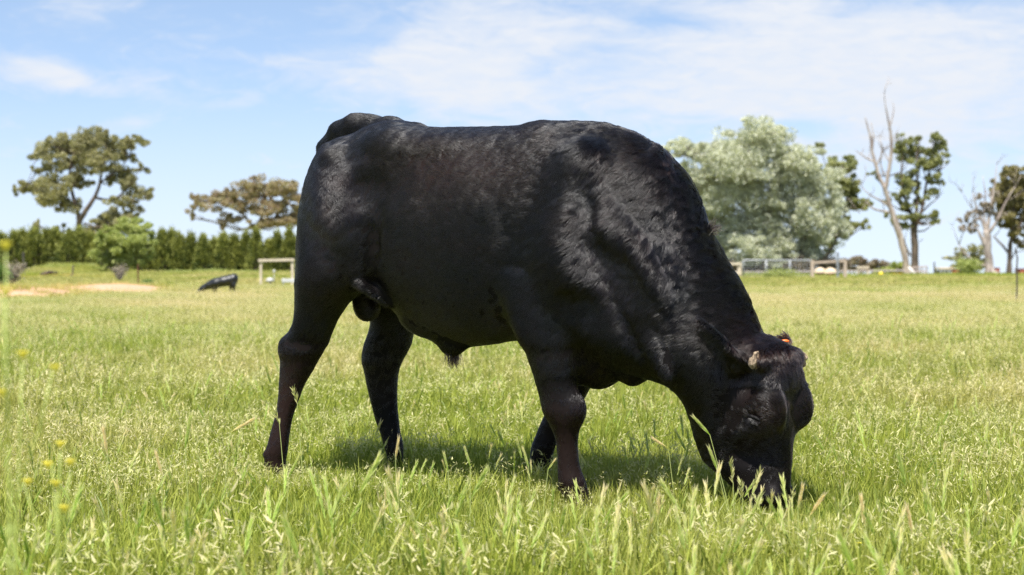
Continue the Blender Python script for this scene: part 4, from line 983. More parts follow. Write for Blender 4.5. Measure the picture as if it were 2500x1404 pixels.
def shrub(name, label, cat, x, Y, wpx, ytop, mat, rnd, n=900, leaf=.1, stems=10, smat=None, hang=-.4, fill=1.0, group=None):
    b = G0(x, Y); k = Y / FPX; H = CAM_H + (HOR - ytop) * k - b.z; w = wpx * k
    root = empty(name, b); tag(root, label, cat, group)
    mb = MB(); tips = []
    for i in range(stems):
        an = rnd.uniform(0, 6.28); r = rnd.uniform(.1, .5) * w; e = np.array((b.x + math.cos(an) * r, b.y + math.sin(an) * r * .7, b.z + H * rnd.uniform(.65, 1.0)))
        m = np.array((b.x + math.cos(an) * r * .45, b.y + math.sin(an) * r * .3, b.z + H * .45)); mb.tube([(b.x + rnd.uniform(-.1, .1) * w, b.y, b.z - .03), m, e], [.012 + H * .006, .008 + H * .003, .004], 5); tips += [e, m]
        for _ in range(3):
            f = m + (e - m) * rnd.rand(); g = f + rnd.normal(0, .12, 3) * H + np.array((0, 0, .08 * H)); mb.tube([f, g], [.006, .003], 4); tips.append(g)
    mb.build('stem', smat or M_bark_grey, root)
    T = np.array(tips)[rnd.randint(len(tips), size=n)]; c = T + rnd.normal(0, 1, (n, 3)) * np.array((.13 * w, .12 * w, .13 * H)) * fill; c[:, 2] = np.maximum(c[:, 2], b.z + .02)
    leaves('foliage', c, leaf, rnd, mat, root, .5 + rnd.normal(0, .3, n), hang)
    return root
r5 = np.random.RandomState(9)
shrub('dry_bush', 'dry grey brown twiggy bush at the left edge', 'bush', 30, 62, 62, 648, M_dry, r5, 900, .10, 26, M_bark_grey, -.8, .6)
shrub('green_bush', 'green leafy bush partly cut by the left edge beside the dry bush', 'bush', -4, 60, 50, 655, M_shrub, r5, 1500, .10, 12)
shrub('dry_bush', 'bare grey stemmed dry bush below the fresh green tree', 'bush', 292, 76, 34, 652, M_dry, r5, 380, .10, 22, M_bark_grey, -.8, .7)
shrub('weed_clump', 'small dark bluish green weed clump right of the rusty post', 'weed', 358, 68, 32, 686, M_shrub, r5, 700, .08, 8)
shrub('green_bush', 'bright green bush at the foot of the pale half dead gum', 'bush', 2366, 140, 62, 643, M_lime, r5, 2400, .2, 14, None, 0, 1.3)
shrub('weed_clump', 'pale yellow green weed clump growing against the steel gate', 'weed', 1915, 108, 70, 660, M_lime, r5, 1500, .10, 22, None, -.6, 1.1)
shrub('weed_clump', 'small green weed clump at the left part of the steel gate', 'weed', 1874, 108, 26, 668, M_lime, r5, 500, .10, 12, None, -.6)
for (x, w, lab) in ((1800, 70, 'added dark backing shrub behind the left end of the steel gate'), (1850, 70, 'added dark backing shrub behind the steel gate left of its first upright'), (1905, 70, 'added dark backing shrub behind the steel gate between its uprights'), (1960, 64, 'added dark backing shrub behind the right end of the steel gate'), (2030, 60, 'added dark backing shrub under the silvery tree behind the drums')):
    shrub('dark_backing_shrub', lab, 'shrub', x, 149, w, 640, M_distant, r5, 2600, .24, 20, M_bark_dark, -.3, 1.2, 'shrubs added as dark backing behind the yard')  # added shrubs, standing in for the shade and dark trunks behind the gate
for i, (x, Y, w, yt, lab) in enumerate(((150, 101, 70, 653, 'left part of the green weeds on the heap by the hedge'), (190, 102, 80, 646, 'top of the green weeds on the heap by the hedge'), (235, 101, 60, 654, 'right part of the green weeds on the heap by the hedge'),
                                    (90, 99, 60, 664, 'low weeds left of the heap by the hedge'), (430, 100, 70, 662, 'low weeds below the first dark hedge trees'), (520, 100, 70, 660, 'low weeds in the hedge foot behind the far black cattle'), (600, 100, 70, 662, 'low weeds left of the timber frame'), (680, 100, 60, 664, 'low weeds behind the timber frame'))):
    shrub('weed_clump', lab, 'weeds', x, Y, w, yt, M_lime, r5, 2200, .11, 24, None, -.5, 1.4, 'weeds along the foot of the hedge')
# ------------------------------------------------------------------ yard, fences, far cattle
M_timber = simple_mat('weathered_timber', (.56, .48, .35), .85, .25, 14, .4)
M_timber_pale = simple_mat('pale_timber', (.44, .35, .27), .85, .2, 14, .4)
M_galv = simple_mat('galvanised_steel', (.35, .36, .37), .5, .12, 25, 0, metallic=.2)
M_rustpost = simple_mat('rusted_steel', (.16, .055, .035), .85, .35, 30, .3)
M_darkpost = simple_mat('dark_steel', (.07, .055, .05), .7, .3, 30)
M_white = simple_mat('white_plastic', (.52, .52, .50), .5, .08, 8)
M_redmetal = simple_mat('faded_red_metal', (.36, .075, .045), .7, .3, 5, col2=(.45, .14, .09))
M_cream = simple_mat('cream_cloth', (.72, .56, .38), .85, .12, 10)
M_yellow = simple_mat('yellow_plastic', (.80, .62, .03), .45, .06, 10)
M_orange = simple_mat('orange_plastic', (.70, .30, .06), .6, .1, 10)
M_roof = simple_mat('pale_roof_sheet', (.55, .45, .34), .7, .12, 6)
def Xp(x, Y): return (x - 1250) / FPX * Y
def post(mb, x, y, Y, w, Yb=None, lean=0.0):
    b = G0(x, Y); mb.beam((b.x, Y, b.z - .1), (b.x + lean, Y, zp(y, Y)), w)
def zp(y, Y): return CAM_H + (HOR - y) / FPX * Y
def railed(name, label, Y, posts, rails, pw, rw, mat, cat='fence', group=None, pmat=None):
    b = G0(posts[0][0], Y); root = empty(name, b); tag(root, label, cat, group)
    for (x, y) in posts:
        mb = MB(); post(mb, x, y, Y, pw); mb.build('post', pmat or mat, root)
    for (x0, y0, x1, y1) in rails:
        mb = MB(); mb.beam((Xp(x0, Y), Y - pw * .52, zp(y0, Y)), (Xp(x1, Y), Y - pw * .52, zp(y1, Y)), rw); mb.build('rail', mat, root)
    return root
railed('timber_barrier', 'pale timber frame of two posts and a top rail behind the rump', 66, [(637, 633), (714, 633)], [(631, 636, 719, 634)], .09, .10, M_timber)
railed('timber_fence', 'timber fence end of post and rail left of the steel gate', 114, [(1758, 641), (1805, 641)], [(1735, 645, 1806, 644), (1735, 668, 1806, 668)], .26, .16, M_timber)
railed('timber_fence', 'stout timber posts with one sloping top rail right of the steel gate', 113, [(1983, 635), (2063, 636)], [(1987, 641, 2060, 637)], .20, .14, M_timber_pale)
railed('timber_fence', 'small low timber frame right of the tall steel pole', 128, [(2095, 650), (2119, 652)], [(2093, 653, 2120, 653)], .15, .16, M_timber)
railed('yard_fence', 'long pale rail fence running behind the gate to the dead tree', 140, [(1825, 658), (1850, 658), (1905, 658), (1950, 658), (2010, 659), (2075, 659), (2130, 658), (2160, 657), (2190, 655)],
       [(1780, 664, 2210, 660), (1780, 671, 2210, 669)], .12, .11, simple_mat('faded_pink_rail', (.50, .42, .37), .8, .15, 10), pmat=M_bark_grey)
railed('yard_fence', 'short grey yard panel with pinkish top rail right of the dark trunk', 150, [(2238, 652), (2250, 652), (2263, 652)], [(2226, 653, 2264, 651), (2226, 662, 2264, 661), (2226, 668, 2264, 667)], .10, .13, simple_mat('pinkish_rail', (.46, .36, .31), .8, .15, 10), pmat=M_galv)
# steel gate
Yg = 114; b = G0(1814, Yg); root = empty('steel_gate', b); tag(root, 'long galvanised steel gate with wire mesh and two upright bars', 'gate')
mb = MB(); zt, zb, xl, xr = zp(635.5, Yg), zp(678, Yg), Xp(1813, Yg), Xp(1979, Yg); yy = Yg - .25
mb.tube([(xl, yy, b.z), (xl, yy, zt - .15), (xl + .05, yy, zt - .04), (xl + .16, yy, zt), (xr, yy, zt), (xr, yy, b.z + .1)], [.052] * 6, 8)
mb.tube([(xl, yy, zb), (xr, yy, zb)], [.035] * 2, 8); mb.build('frame', M_galv, root, True)
for x in (1869, 1927):
    mb = MB(); mb.tube([(Xp(x, Yg), yy, zb), (Xp(x, Yg), yy, zt)], [.055] * 2, 8); mb.build('upright', M_galv, root, True)
mb = MB()
for i in range(1, 8):
    z = zb + (zt - zb) * i / 8; mb.tube([(xl, yy + .01, z), (xr, yy + .01, z)], [.006] * 2, 4)
for i in range(1, 36):
    x = xl + (xr - xl) * i / 36; mb.tube([(x, yy + .02, zb), (x, yy + .02, zt)], [.004] * 2, 4)
mb.build('wire_mesh', M_galv, root)
def stake(name, label, pts, Y, rad, mat, cat='post', extra=None, group=None):
    b = G0(pts[0][0], Y); root = empty(name, b); tag(root, label, cat, group)
    mb = MB(); P = [(b.x, Y, b.z - .05)] + [(Xp(x, Y), Y, zp(y, Y)) for x, y in pts[1:]]; mb.tube(P, [rad] * len(P), 6)
    for z in np.linspace(b.z + .15, zp(pts[-1][1], Y) - .05, 7): mb.box((P[-1][0] * 0 + np.interp(z, [p[2] for p in P], [p[0] for p in P]), Y - rad, z), (rad * 1.4, rad * 1.6, .012))
    mb.build('shaft', mat, root)
    if extra: extra(root, b)
    return root
stake('steel_pole', 'tall thin galvanised pole above the timber rail', [(2046, 690), (2045, 640), (2045, 616)], 112, .085, M_galv)
stake('steel_picket', 'rusty brown steel picket standing in the left pasture', [(338, 700), (337, 660), (337, 645)], 66, .028, M_rustpost, group='pickets in the pasture')
stake('thin_post', 'thin grey post against the hedge near the left edge', [(57, 690), (57, 650), (57, 616)], 95, .045, M_bark_grey, group='thin posts before the hedge')
stake('thin_post', 'thin leaning post in front of the weedy heap', [(172, 690), (177, 668), (179, 648)], 88, .04, M_bark_grey, group='thin posts before the hedge')
stake('thin_post', 'slim dark post standing alone between the two gum groups', [(2281, 676), (2281, 655), (2281, 640)], 140, .06, M_darkpost)
def rust_base(root, b):
    mb = MB(); mb.tube([(b.x, b.y, b.z - .02), (b.x, b.y, b.z + .14)], [.024, .022], 6); mb.build('rusty_foot', M_rustpost, root)
    mb = MB(); mb.box((b.x + .02, b.y, b.z + .62), (.035, .03, .03)); mb.build('wire_clip', M_darkpost, root)
stake('steel_picket', 'dark crooked steel picket close to the right edge', [(2481, 745), (2483, 700), (2482, 660), (2484, 630), (2479, 606)], 37.5, .018, M_darkpost, extra=rust_base, group='pickets in the pasture')
# drums, tubs and boxes about the yard
def drum(x, Y, r, yt, label, lidmat, mat, name='feed_drum'):
    b = G0(x, Y); root = empty(name, b); tag(root, label, 'drum', 'red drums in the yard')
    z1 = zp(yt, Y); h = z1 - b.z; mb = MB(); prof = [(0, r), (h * .02, r * 1.03), (h * .33, r), (h * .35, r * 1.05), (h * .37, r), (h * .66, r), (h * .68, r * 1.05), (h * .7, r), (h, r)]
    mb.tube([(b.x, Y, b.z + z) for z, _ in prof], [q for _, q in prof], 20); mb.build('drum_body', mat, root, True)
    mb = MB(); rr = np.random.RandomState(int(x)); m = 16
    pts = []; 
    for i in range(7):
        ph = i / 6 * math.pi / 2
        for j in range(m):
            th = 2 * math.pi * j / m; k = r * 1.25 * math.cos(ph * .98) * (1 + .14 * math.sin(th * 3 + x) + .06 * rr.randn()); pts.append((b.x + k * math.cos(th), Y + k * math.sin(th), z1 + .24 * math.sin(ph) * (1 + .1 * rr.randn()) - (.12 if i == 0 else 0)))
    mb.add(pts, [(i * m + j, i * m + (j + 1) % m, (i + 1) * m + (j + 1) % m, (i + 1) * m + j) for i in range(6) for j in range(m)]); mb.build('cloth_cover', lidmat, root, True)
drum(2003, 124, .30, 662, 'brownish red drum under a bulging cream cloth, left of the pair', M_cream, M_rustpost)
drum(2026, 124, .34, 663, 'bright orange red drum under a bulging cream cloth, right of the pair', M_cream, M_redmetal)
def ribbed(x0, x1, y0, Y, label, depth=1.0, mat=M_redmetal):
    xa, xb = Xp(x0, Y), Xp(x1, Y); b = G0((x0 + x1) / 2, Y); root = empty('storage_box', b); tag(root, label, 'container', 'red containers by the right gums')
    z1 = zp(y0, Y); h = z1 - b.z; mb = MB(); mb.box((b.x, Y, b.z + h / 2), (xb - xa, depth, h - .1), bev=.03)
    n = max(3, int((xb - xa) / .16))
    for i in range(n): mb.box((xa + (i + .5) * (xb - xa) / n, Y - depth / 2 - .02, b.z + h / 2), (.05, .04, h - .16))
    mb.build('panel_body', mat, root)
    mb = MB(); mb.box((b.x, Y, z1 - .02), (xb - xa + .08, depth + .08, .07), bev=.02); mb.build('top_rim', M_rustpost, root)
ribbed(2326, 2341, 657, 170, 'low faded red container left of the bright green bush')
ribbed(2344, 2352, 663, 168, 'small orange red box at the foot of the bright green bush')
ribbed(2422, 2437, 654, 152, 'ribbed upright red container right of the pale gum')
ribbed(2484, 2520, 656, 150, 'dark red container cut by the right edge', 1.6)
# small open shed
Ys = 175; b = G0(2306, Ys); root = empty('open_shed', b); tag(root, 'small open shed with a pale roof and thin posts', 'shed')
mb = MB(); mb.box((b.x, Ys, zp(655, Ys)), (Xp(2327, Ys) - Xp(2289, Ys), 2.2, .18), bev=.03); mb.build('roof', M_roof, root)
for x in (2291, 2300, 2309, 2317, 2325):
    for dy in (-1, 1):
        mb = MB(); mb.beam((Xp(x, Ys), Ys + dy, b.z), (Xp(x, Ys), Ys + dy, zp(656, Ys)), .12); mb.build('post', M_galv, root)
mb = MB(); mb.box((b.x, Ys + 1.1, b.z + .35), (1.5, .05, .6)); mb.build('back_panel', M_galv, root)
def blob_obj(name, label, cat, p, rad, mat, seed, amp=.1, flat_top=False):
    mb = MB(); n = 16; vs = []
    for i in range(n + 1):
        for j in range(2 * n):
            ph, th = math.pi * i / n, math.pi * j / n; vs.append((math.sin(ph) * math.cos(th), math.sin(ph) * math.sin(th), math.cos(ph)))
    vs = np.array(vs); vs = vs * (1 + amp * fbm(vs, 2.0, seed, 2))[:, None] * np.array(rad); k = 2 * n
    if flat_top: vs[:, 2] = np.clip(vs[:, 2], -rad[2], rad[2] * .35)
    mb.add(vs + np.array(p), [(i * k + j, (i + 1) * k + j, (i + 1) * k + (j + 1) % k, i * k + (j + 1) % k) for i in range(n) for j in range(k)])
    o = mb.build(name, mat, None, True); return tag(o, label, cat)
p = G0(2151, 132); blob_obj('play_ball', 'bright yellow ball near the pale yard rail', 'ball', (p.x, p.y, zp(669, 132)), (.19, .19, .17), M_yellow, 1, .02)
p = G0(2190, 136); mb = MB(); mb.box((p.x, p.y, p.z + .12), (.9, .5, .26), bev=.04); mb.box((p.x, p.y, p.z + .27), (.98, .58, .05), bev=.02); tag(mb.build('feed_trough', M_orange), 'low orange trough left of the dead trunk', 'trough')
p = G0(2083, 126); blob_obj('white_tub', 'white tub on the ground left of the low timber frame', 'tub', (p.x, p.y, p.z + .20), (.30, .26, .2), M_white, 4, .05, True)
p = G0(2228, 149); mb = MB(); mb.tube([(p.x - .35, p.y, p.z + .85), (p.x - .1, p.y - .1, p.z + .5), (p.x + .2, p.y - .1, p.z + .05)], [.13, .17, .24], 10); tag(mb.build('bleached_stump', simple_mat('bleached_wood', (.66, .60, .54), .8, .12, 12), None, True), 'short bleached white stump leaning on the dead trunk', 'stump')
p = G0(704, 64); mb = MB(); mb.box((p.x + .05, p.y, zp(685, 64)), (.60, .05, .14), bev=.015); mb.box((p.x - .2, p.y + .05, (zp(685, 64) + p.z) / 2), (.05, .05, zp(685, 64) - p.z)); mb.box((p.x + .28, p.y + .05, (zp(685, 64) + p.z) / 2), (.05, .05, zp(685, 64) - p.z))
tag(mb.build('white_board', M_white), 'white board on short stakes inside the timber frame', 'board')
p = G0(659, 64); blob_obj('white_bag', 'crumpled white plastic bag left of the white board', 'bag', (p.x, p.y, zp(684, 64)), (.14, .12, .09), M_white, 5, .35)
mb = MB(); mb.beam((p.x, p.y + .14, p.z - .02), (p.x, p.y + .14, zp(682, 64)), .05); tag(mb.build('short_stake', M_timber), 'short stake behind the white plastic bag', 'stake')
p = G0(669, 70); mb = MB(); mb.tube([(p.x, p.y, p.z), (p.x, p.y, zp(664, 70))], [.012, .012], 6); mb.tube([(p.x, p.y, zp(666, 70)), (p.x, p.y, zp(664.5, 70)), (p.x, p.y, zp(660.5, 70)), (p.x, p.y, zp(659, 70))], [.03, .055, .055, .03], 12); tag(mb.build('white_cap_stake', M_white, None, True), 'thin stake with a round white cap under the timber frame', 'stake')
# rough logs lying in front of the heap
p = G0(140, 92); q = G0(100, 90); mb = MB(); mb.tube([q + Vector((0, 0, .12)), (q + p) / 2 + Vector((0, 0, .2)), p + Vector((0, 0, .15))], [.06, .09, .05], 8); tag(mb.build('fallen_branch', M_bark_dark, None, True), 'dark fallen branch lying above the upper sand patch', 'branch')
# far black calf, grazing away to the left
def build_calf():
    Y = 48.0; b = G0(535, Y); F = Field((Xp(470, Y) - .05, Y - .45, b.z - .02), (Xp(585, Y) + .05, Y + .45, b.z + .86), .016)
    def E(x, y, rx, ry, rz, k=.06, dy=0.0):
        c = np.array((Xp(x, Y), Y + dy, zp(y, Y))); R = np.array((rx, ry, rz)) + .12
        sl, X, Yy, Z = F.block(c - R, c + R); q = np.sqrt(((X - c[0]) / rx) ** 2 + ((Yy - c[1]) / ry) ** 2 + ((Z - c[2]) / rz) ** 2)
        F.union(sl, ((q - 1) * min(rx, ry, rz)).astype(np.float32), k)
    def C(a, bb, r0, r1, k=.05):
        a, bb = np.array(a), np.array(bb); R = max(r0, r1) + .1; sl, X, Yy, Z = F.block(np.minimum(a, bb) - R, np.maximum(a, bb) + R); ab = bb - a
        t = np.clip(((X - a[0]) * ab[0] + (Yy - a[1]) * ab[1] + (Z - a[2]) * ab[2]) / (ab @ ab), 0, 1)
        F.union(sl, (np.sqrt((X - a[0] - t * ab[0]) ** 2 + (Yy - a[1] - t * ab[1]) ** 2 + (Z - a[2] - t * ab[2]) ** 2) - (r0 + (r1 - r0) * t)).astype(np.float32), k)
    W = lambda x, y, dy=0.0: (Xp(x, Y), Y + dy, zp(y, Y))
    E(562, 684, .20, .17, .16); E(546, 687, .21, .18, .15); E(529, 691, .18, .17, .15); E(572, 679, .11, .15, .13)
    E(515, 696, .13, .13, .12)
    C(W(516, 693), W(497, 703), .105, .085); C(W(497, 703), W(482, 714), .075, .05); E(493, 706, .08, .06, .065, .04)
    C(W(576, 671), W(580, 698, .10), .022, .012, .03); C(W(580, 698, .1), W(580, 706, .1), .014, .022, .02)
    E(571, 694, .085, .07, .11, .04, -.09); E(562, 694, .075, .07, .10, .04, .10)
    for x, y0, dy in ((572, 698, -.10), (561, 698, .10), (528, 700, -.09), (519, 700, .09)):
        C(W(x, y0, dy), W(x + 1, 710, dy), .050, .026, .03); C(W(x + 1, 710, dy), (Xp(x, Y), Y + dy, b.z), .026, .024, .02)
    C(W(504, 697, -.06), W(509, 693, -.15), .022, .014, .02); C(W(504, 697, .06), W(508, 693, .15), .022, .014, .02)
    F.f = blur(F.f); g = openvdb.FloatGrid(); g.background = .4; g.copyFromArray(F.f); v, t, q = g.convertToPolygons(isovalue=0., adaptivity=0.)
    v = v.astype(float) * F.vox + F.lo
    v = v + fbm(v, 14, 5, 2)[:, None] * .004
    _a = v[q]; fn = np.cross(_a[:, 2] - _a[:, 0], _a[:, 3] - _a[:, 1]); ctr = v.mean(0)
    q = q[:, ::-1]
    root = empty('black_calf', b); tag(root, 'small black calf in the distance grazing to the left with lowered head', 'calf')
    mesh_np('body', v - np.array(b), q, simple_mat('calf_coat', (.0045, .0042, .0045), .38, .3, 30, spec=.7), root, smooth=True)
    mb = MB(); mb.tube([W(484, 713), W(479, 716)], [.036, .03], 10); mb.build('muzzle', simple_mat('reddish_muzzle', (.16, .05, .03), .6, .2, 10), root, True)
build_calf()
# ------------------------------------------------------------------ grass
def grass_mat(name, c_lo, c_hi, c_dry, trans=.30, rough=.42):
    m, nt = new_mat(name); N, L = nt.nodes.new, nt.links.new
    out = N('ShaderNodeOutputMaterial'); at = N('ShaderNodeAttribute'); at.attribute_name = 'tint'
    dr = N('ShaderNodeAttribute'); dr.attribute_type = 'INSTANCER'; dr.attribute_name = 'dry'
    a = N('ShaderNodeMix'); a.data_type = 'RGBA'; a.inputs['A'].default_value = (*c_lo, 1); a.inputs['B'].default_value = (*c_hi, 1); L(at.outputs['Fac'], a.inputs['Factor'])
    d = N('ShaderNodeMix'); d.data_type = 'RGBA'; L(dr.outputs['Fac'], d.inputs['Factor']); L(a.outputs['Result'], d.inputs['A']); d.inputs['B'].default_value = (*c_dry, 1)
    b = N('ShaderNodeBsdfPrincipled'); b.inputs['Roughness'].default_value = rough; b.inputs['Specular IOR Level'].default_value = .22; L(d.outputs['Result'], b.inputs['Base Color'])
    t = N('ShaderNodeBsdfTranslucent'); g = N('ShaderNodeMix'); g.data_type = 'RGBA'; g.blend_type = 'MULTIPLY'; g.inputs['Factor'].default_value = 1
    L(d.outputs['Result'], g.inputs['A']); g.inputs['B'].default_value = (1.2, 1.25, .6, 1); L(g.outputs['Result'], t.inputs['Color'])
    ms = N('ShaderNodeMixShader'); ms.inputs[0].default_value = trans; L(b.outputs[0], ms.inputs[1]); L(t.outputs[0], ms.inputs[2]); L(ms.outputs[0], out.inputs[0])
    return m
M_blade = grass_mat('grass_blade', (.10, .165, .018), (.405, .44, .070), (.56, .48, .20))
M_seed = grass_mat('seed_spikelet', (.42, .45, .15), (.68, .62, .34), (.68, .57, .35), .35, .5)
M_barley = grass_mat('barley_grass_head', (.52, .64, .16), (.84, .70, .46), (.74, .66, .38), .45, .5)
class GB:
    """grass collector: strips with a tint per face; material slot per face"""
    def __init__(s): s.v = []; s.q = []; s.t = []; s.tq = []; s.mq = []; s.n = 0
    def strips(s, base, tip, bend, w, side, seg, tint, mat):
        """arrays of n strips: base, tip (n,3), bend (n,3) control offset, half width w (n), side (n,3)"""
        n = len(base); t = np.linspace(0, 1, seg + 1); mid = (base + tip) / 2 + bend
        rows = []
        for tt in t:
            c = base * (1 - tt) ** 2 + mid * 2 * tt * (1 - tt) + tip * tt ** 2
            ww = (w * (1 - tt ** 1.8) ** .8 * (.7 + .3 * min(1, tt * 4)))[:, None] if True else w
            rows.append(c - side * ww); rows.append(c + side * ww)
        V = np.stack(rows, 1).reshape(-1, 3); k = 2 * (seg + 1)
        b0 = (np.arange(n) * k)[:, None] + s.n
        Q = np.concatenate([np.stack([b0[:, 0] + 2 * i, b0[:, 0] + 2 * i + 1, b0[:, 0] + 2 * i + 3, b0[:, 0] + 2 * i + 2], 1)[:, None] for i in range(seg)], 1).reshape(-1, 4)
        s.v.append(V); s.q.append(Q); s.n += len(V)
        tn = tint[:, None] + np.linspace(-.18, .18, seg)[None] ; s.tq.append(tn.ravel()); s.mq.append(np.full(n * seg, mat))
    def obj(s, name, mats, coll):
        me = bpy.data.meshes.new(name); V = np.concatenate(s.v).astype(np.float32); Q = np.concatenate(s.q).astype(np.int32)
        me.vertices.add(len(V)); me.vertices.foreach_set('co', V.ravel()); me.loops.add(Q.size); me.loops.foreach_set('vertex_index', Q.ravel())
        me.polygons.add(len(Q)); me.polygons.foreach_set('loop_start', np.arange(len(Q), dtype=np.int32) * 4); me.update(calc_edges=True)
        for m in mats: me.materials.append(m)
        me.polygons.foreach_set('material_index', np.concatenate(s.mq).astype(np.int32))
        a = me.attributes.new('tint', 'FLOAT', 'FACE'); a.data.foreach_set('value', np.clip(np.concatenate(s.tq), 0, 1).astype(np.float32))
        o = bpy.data.objects.new(name, me); coll.objects.link(o); return o
def hdir(rs, n):
    a = rs.uniform(0, 2 * math.pi, n); return np.stack([np.cos(a), np.sin(a), np.zeros(n)], 1)
def add_blades(g, rs, n, R, h0, h1, w, lean=.35, mat=0, t0=.5):
    r = R * np.sqrt(rs.rand(n)); d = hdir(rs, n); base = d * r[:, None]; h = rs.uniform(h0, h1, n)
    ld = hdir(rs, n); ln = rs.gamma(2, lean / 2, n) * h
    tip = base + ld * ln[:, None]; tip[:, 2] = h * np.clip(1 - .25 * (ln / h) ** 2, .35, 1)
    bend = -ld * (ln * .30)[:, None]; bend[:, 2] = h * .18
    g.strips(base, tip, bend, w * rs.uniform(.6, 1.3, n), hdir(rs, n), 4, np.clip(t0 + rs.normal(0, .28, n), 0, 1), mat)
def add_brome(g, rs, n, R, h0, h1):
    """open drooping seed heads on thin stalks"""
    for _ in range(n):
        b = hdir(rs, 1)[0] * R * math.sqrt(rs.rand()); h = rs.uniform(h0, h1); ld = hdir(rs, 1)[0]; tip = b + ld * h * rs.uniform(.1, .45); tip[2] = h
        g.strips(b[None], tip[None], (-ld * h * .08 + np.array((0, 0, h * .1)))[None], np.array([.0011]), hdir(rs, 1), 4, np.array([.65]), 0)
        m = rs.randint(7, 13); t = rs.uniform(.66, 1.0, m); st = b + (tip - b) * t[:, None]; dd = hdir(rs, m) * .6 + ld * .5; dd[:, 2] += rs.uniform(-.3, 1.0, m); dd /= np.linalg.norm(dd, axis=1, keepdims=True)
        L_ = rs.uniform(.014, .026, m); e = st + dd * (.008 + L_)[:, None] + np.array((0, 0, -.004))
        g.strips(st + dd * .006, e, rs.normal(0, .001, (m, 3)), np.full(m, .0026) * rs.uniform(.7, 1.3, m), hdir(rs, m), 3, rs.uniform(.2, 1, m), 1)
def add_barley(g, rs, n, R, h0, h1, tint=.4):
    """foxtail-like barley grass heads with fine awns"""
    for _ in range(n):
        b = hdir(rs, 1)[0] * R * math.sqrt(rs.rand()); h = rs.uniform(h0, h1); ld = hdir(rs, 1)[0]; top = b + ld * h * rs.uniform(.05, .35); top[2] = h
        g.strips(b[None], top[None], (np.array((0, 0, h * .05)))[None], np.array([.0012]), hdir(rs, 1), 4, np.array([.6]), 0)
        ax = (top - b); ax /= np.linalg.norm(ax); ax = ax + ld * .25; ax /= np.linalg.norm(ax); HL_ = rs.uniform(.05, .075)
        m = 54; t = np.sort(rs.rand(m)); st = top + ax * (t * HL_)[:, None]
        dd = rs.normal(0, 1, (m, 3)); dd -= ax * (dd @ ax)[:, None]; dd /= np.linalg.norm(dd, axis=1, keepdims=True); dd = dd * .24 + ax; dd /= np.linalg.norm(dd, axis=1, keepdims=True)
        e = st + dd * rs.uniform(.018, .032, m)[:, None]
        g.strips(st, e, np.zeros((m, 3)), np.full(m, .0016), np.cross(dd, hdir(rs, m)), 2, np.clip(tint + .5 * t - .2 + rs.normal(0, .1, m), 0, 1), 2)
        m = 16; t = np.linspace(0, .92, m); st = top + ax * (t * HL_)[:, None]; g.strips(st, st + ax * .012, np.zeros((m, 3)), np.full(m, .0030), hdir(rs, m), 2, np.clip(tint - .1 + rs.normal(0, .1, m), 0, 1), 2)
def instancer(name, label, coll, pts, rot, scl, idx, dry):
    me = bpy.data.meshes.new(name); me.vertices.add(len(pts)); me.vertices.foreach_set('co', pts.astype(np.float32).ravel())
    for k, typ, arr in (('rot', 'FLOAT_VECTOR', rot), ('scl', 'FLOAT', scl), ('idx', 'INT', idx), ('dry', 'FLOAT', dry)):
        a = me.attributes.new(k, typ, 'POINT'); a.data.foreach_set('vector' if 'VEC' in typ else 'value', np.asarray(arr, dtype=np.int32 if typ == 'INT' else np.float32).ravel())
    o = bpy.data.objects.new(name, me); link(o); tag(o, label, None, None, 'stuff')
    ng = bpy.data.node_groups.new(name + '_nodes', 'GeometryNodeTree')
    ng.interface.new_socket('Geometry', in_out='INPUT', socket_type='NodeSocketGeometry'); ng.interface.new_socket('Geometry', in_out='OUTPUT', socket_type='NodeSocketGeometry')
    N, L = ng.nodes.new, ng.links.new
    gi, go, ip, ci = N('NodeGroupInput'), N('NodeGroupOutput'), N('GeometryNodeInstanceOnPoints'), N('GeometryNodeCollectionInfo')
    ci.inputs['Collection'].default_value = coll; ci.inputs['Separate Children'].default_value = True; ci.inputs['Reset Children'].default_value = True
    def at(nm, typ):
        n = N('GeometryNodeInputNamedAttribute'); n.data_type = typ; n.inputs['Name'].default_value = nm; return n.outputs['Attribute']
    ip.inputs['Pick Instance'].default_value = True
    e2r = N('FunctionNodeEulerToRotation'); L(at('rot', 'FLOAT_VECTOR'), e2r.inputs[0])
    L(gi.outputs[0], ip.inputs['Points']); L(ci.outputs[0], ip.inputs['Instance']); L(at('idx', 'INT'), ip.inputs['Instance Index'])
    L(e2r.outputs[0], ip.inputs['Rotation']); L(at('scl', 'FLOAT'), ip.inputs['Scale']); L(ip.outputs[0], go.inputs[0])
    md = o.modifiers.new('grass', 'NODES'); md.node_group = ng
    return o
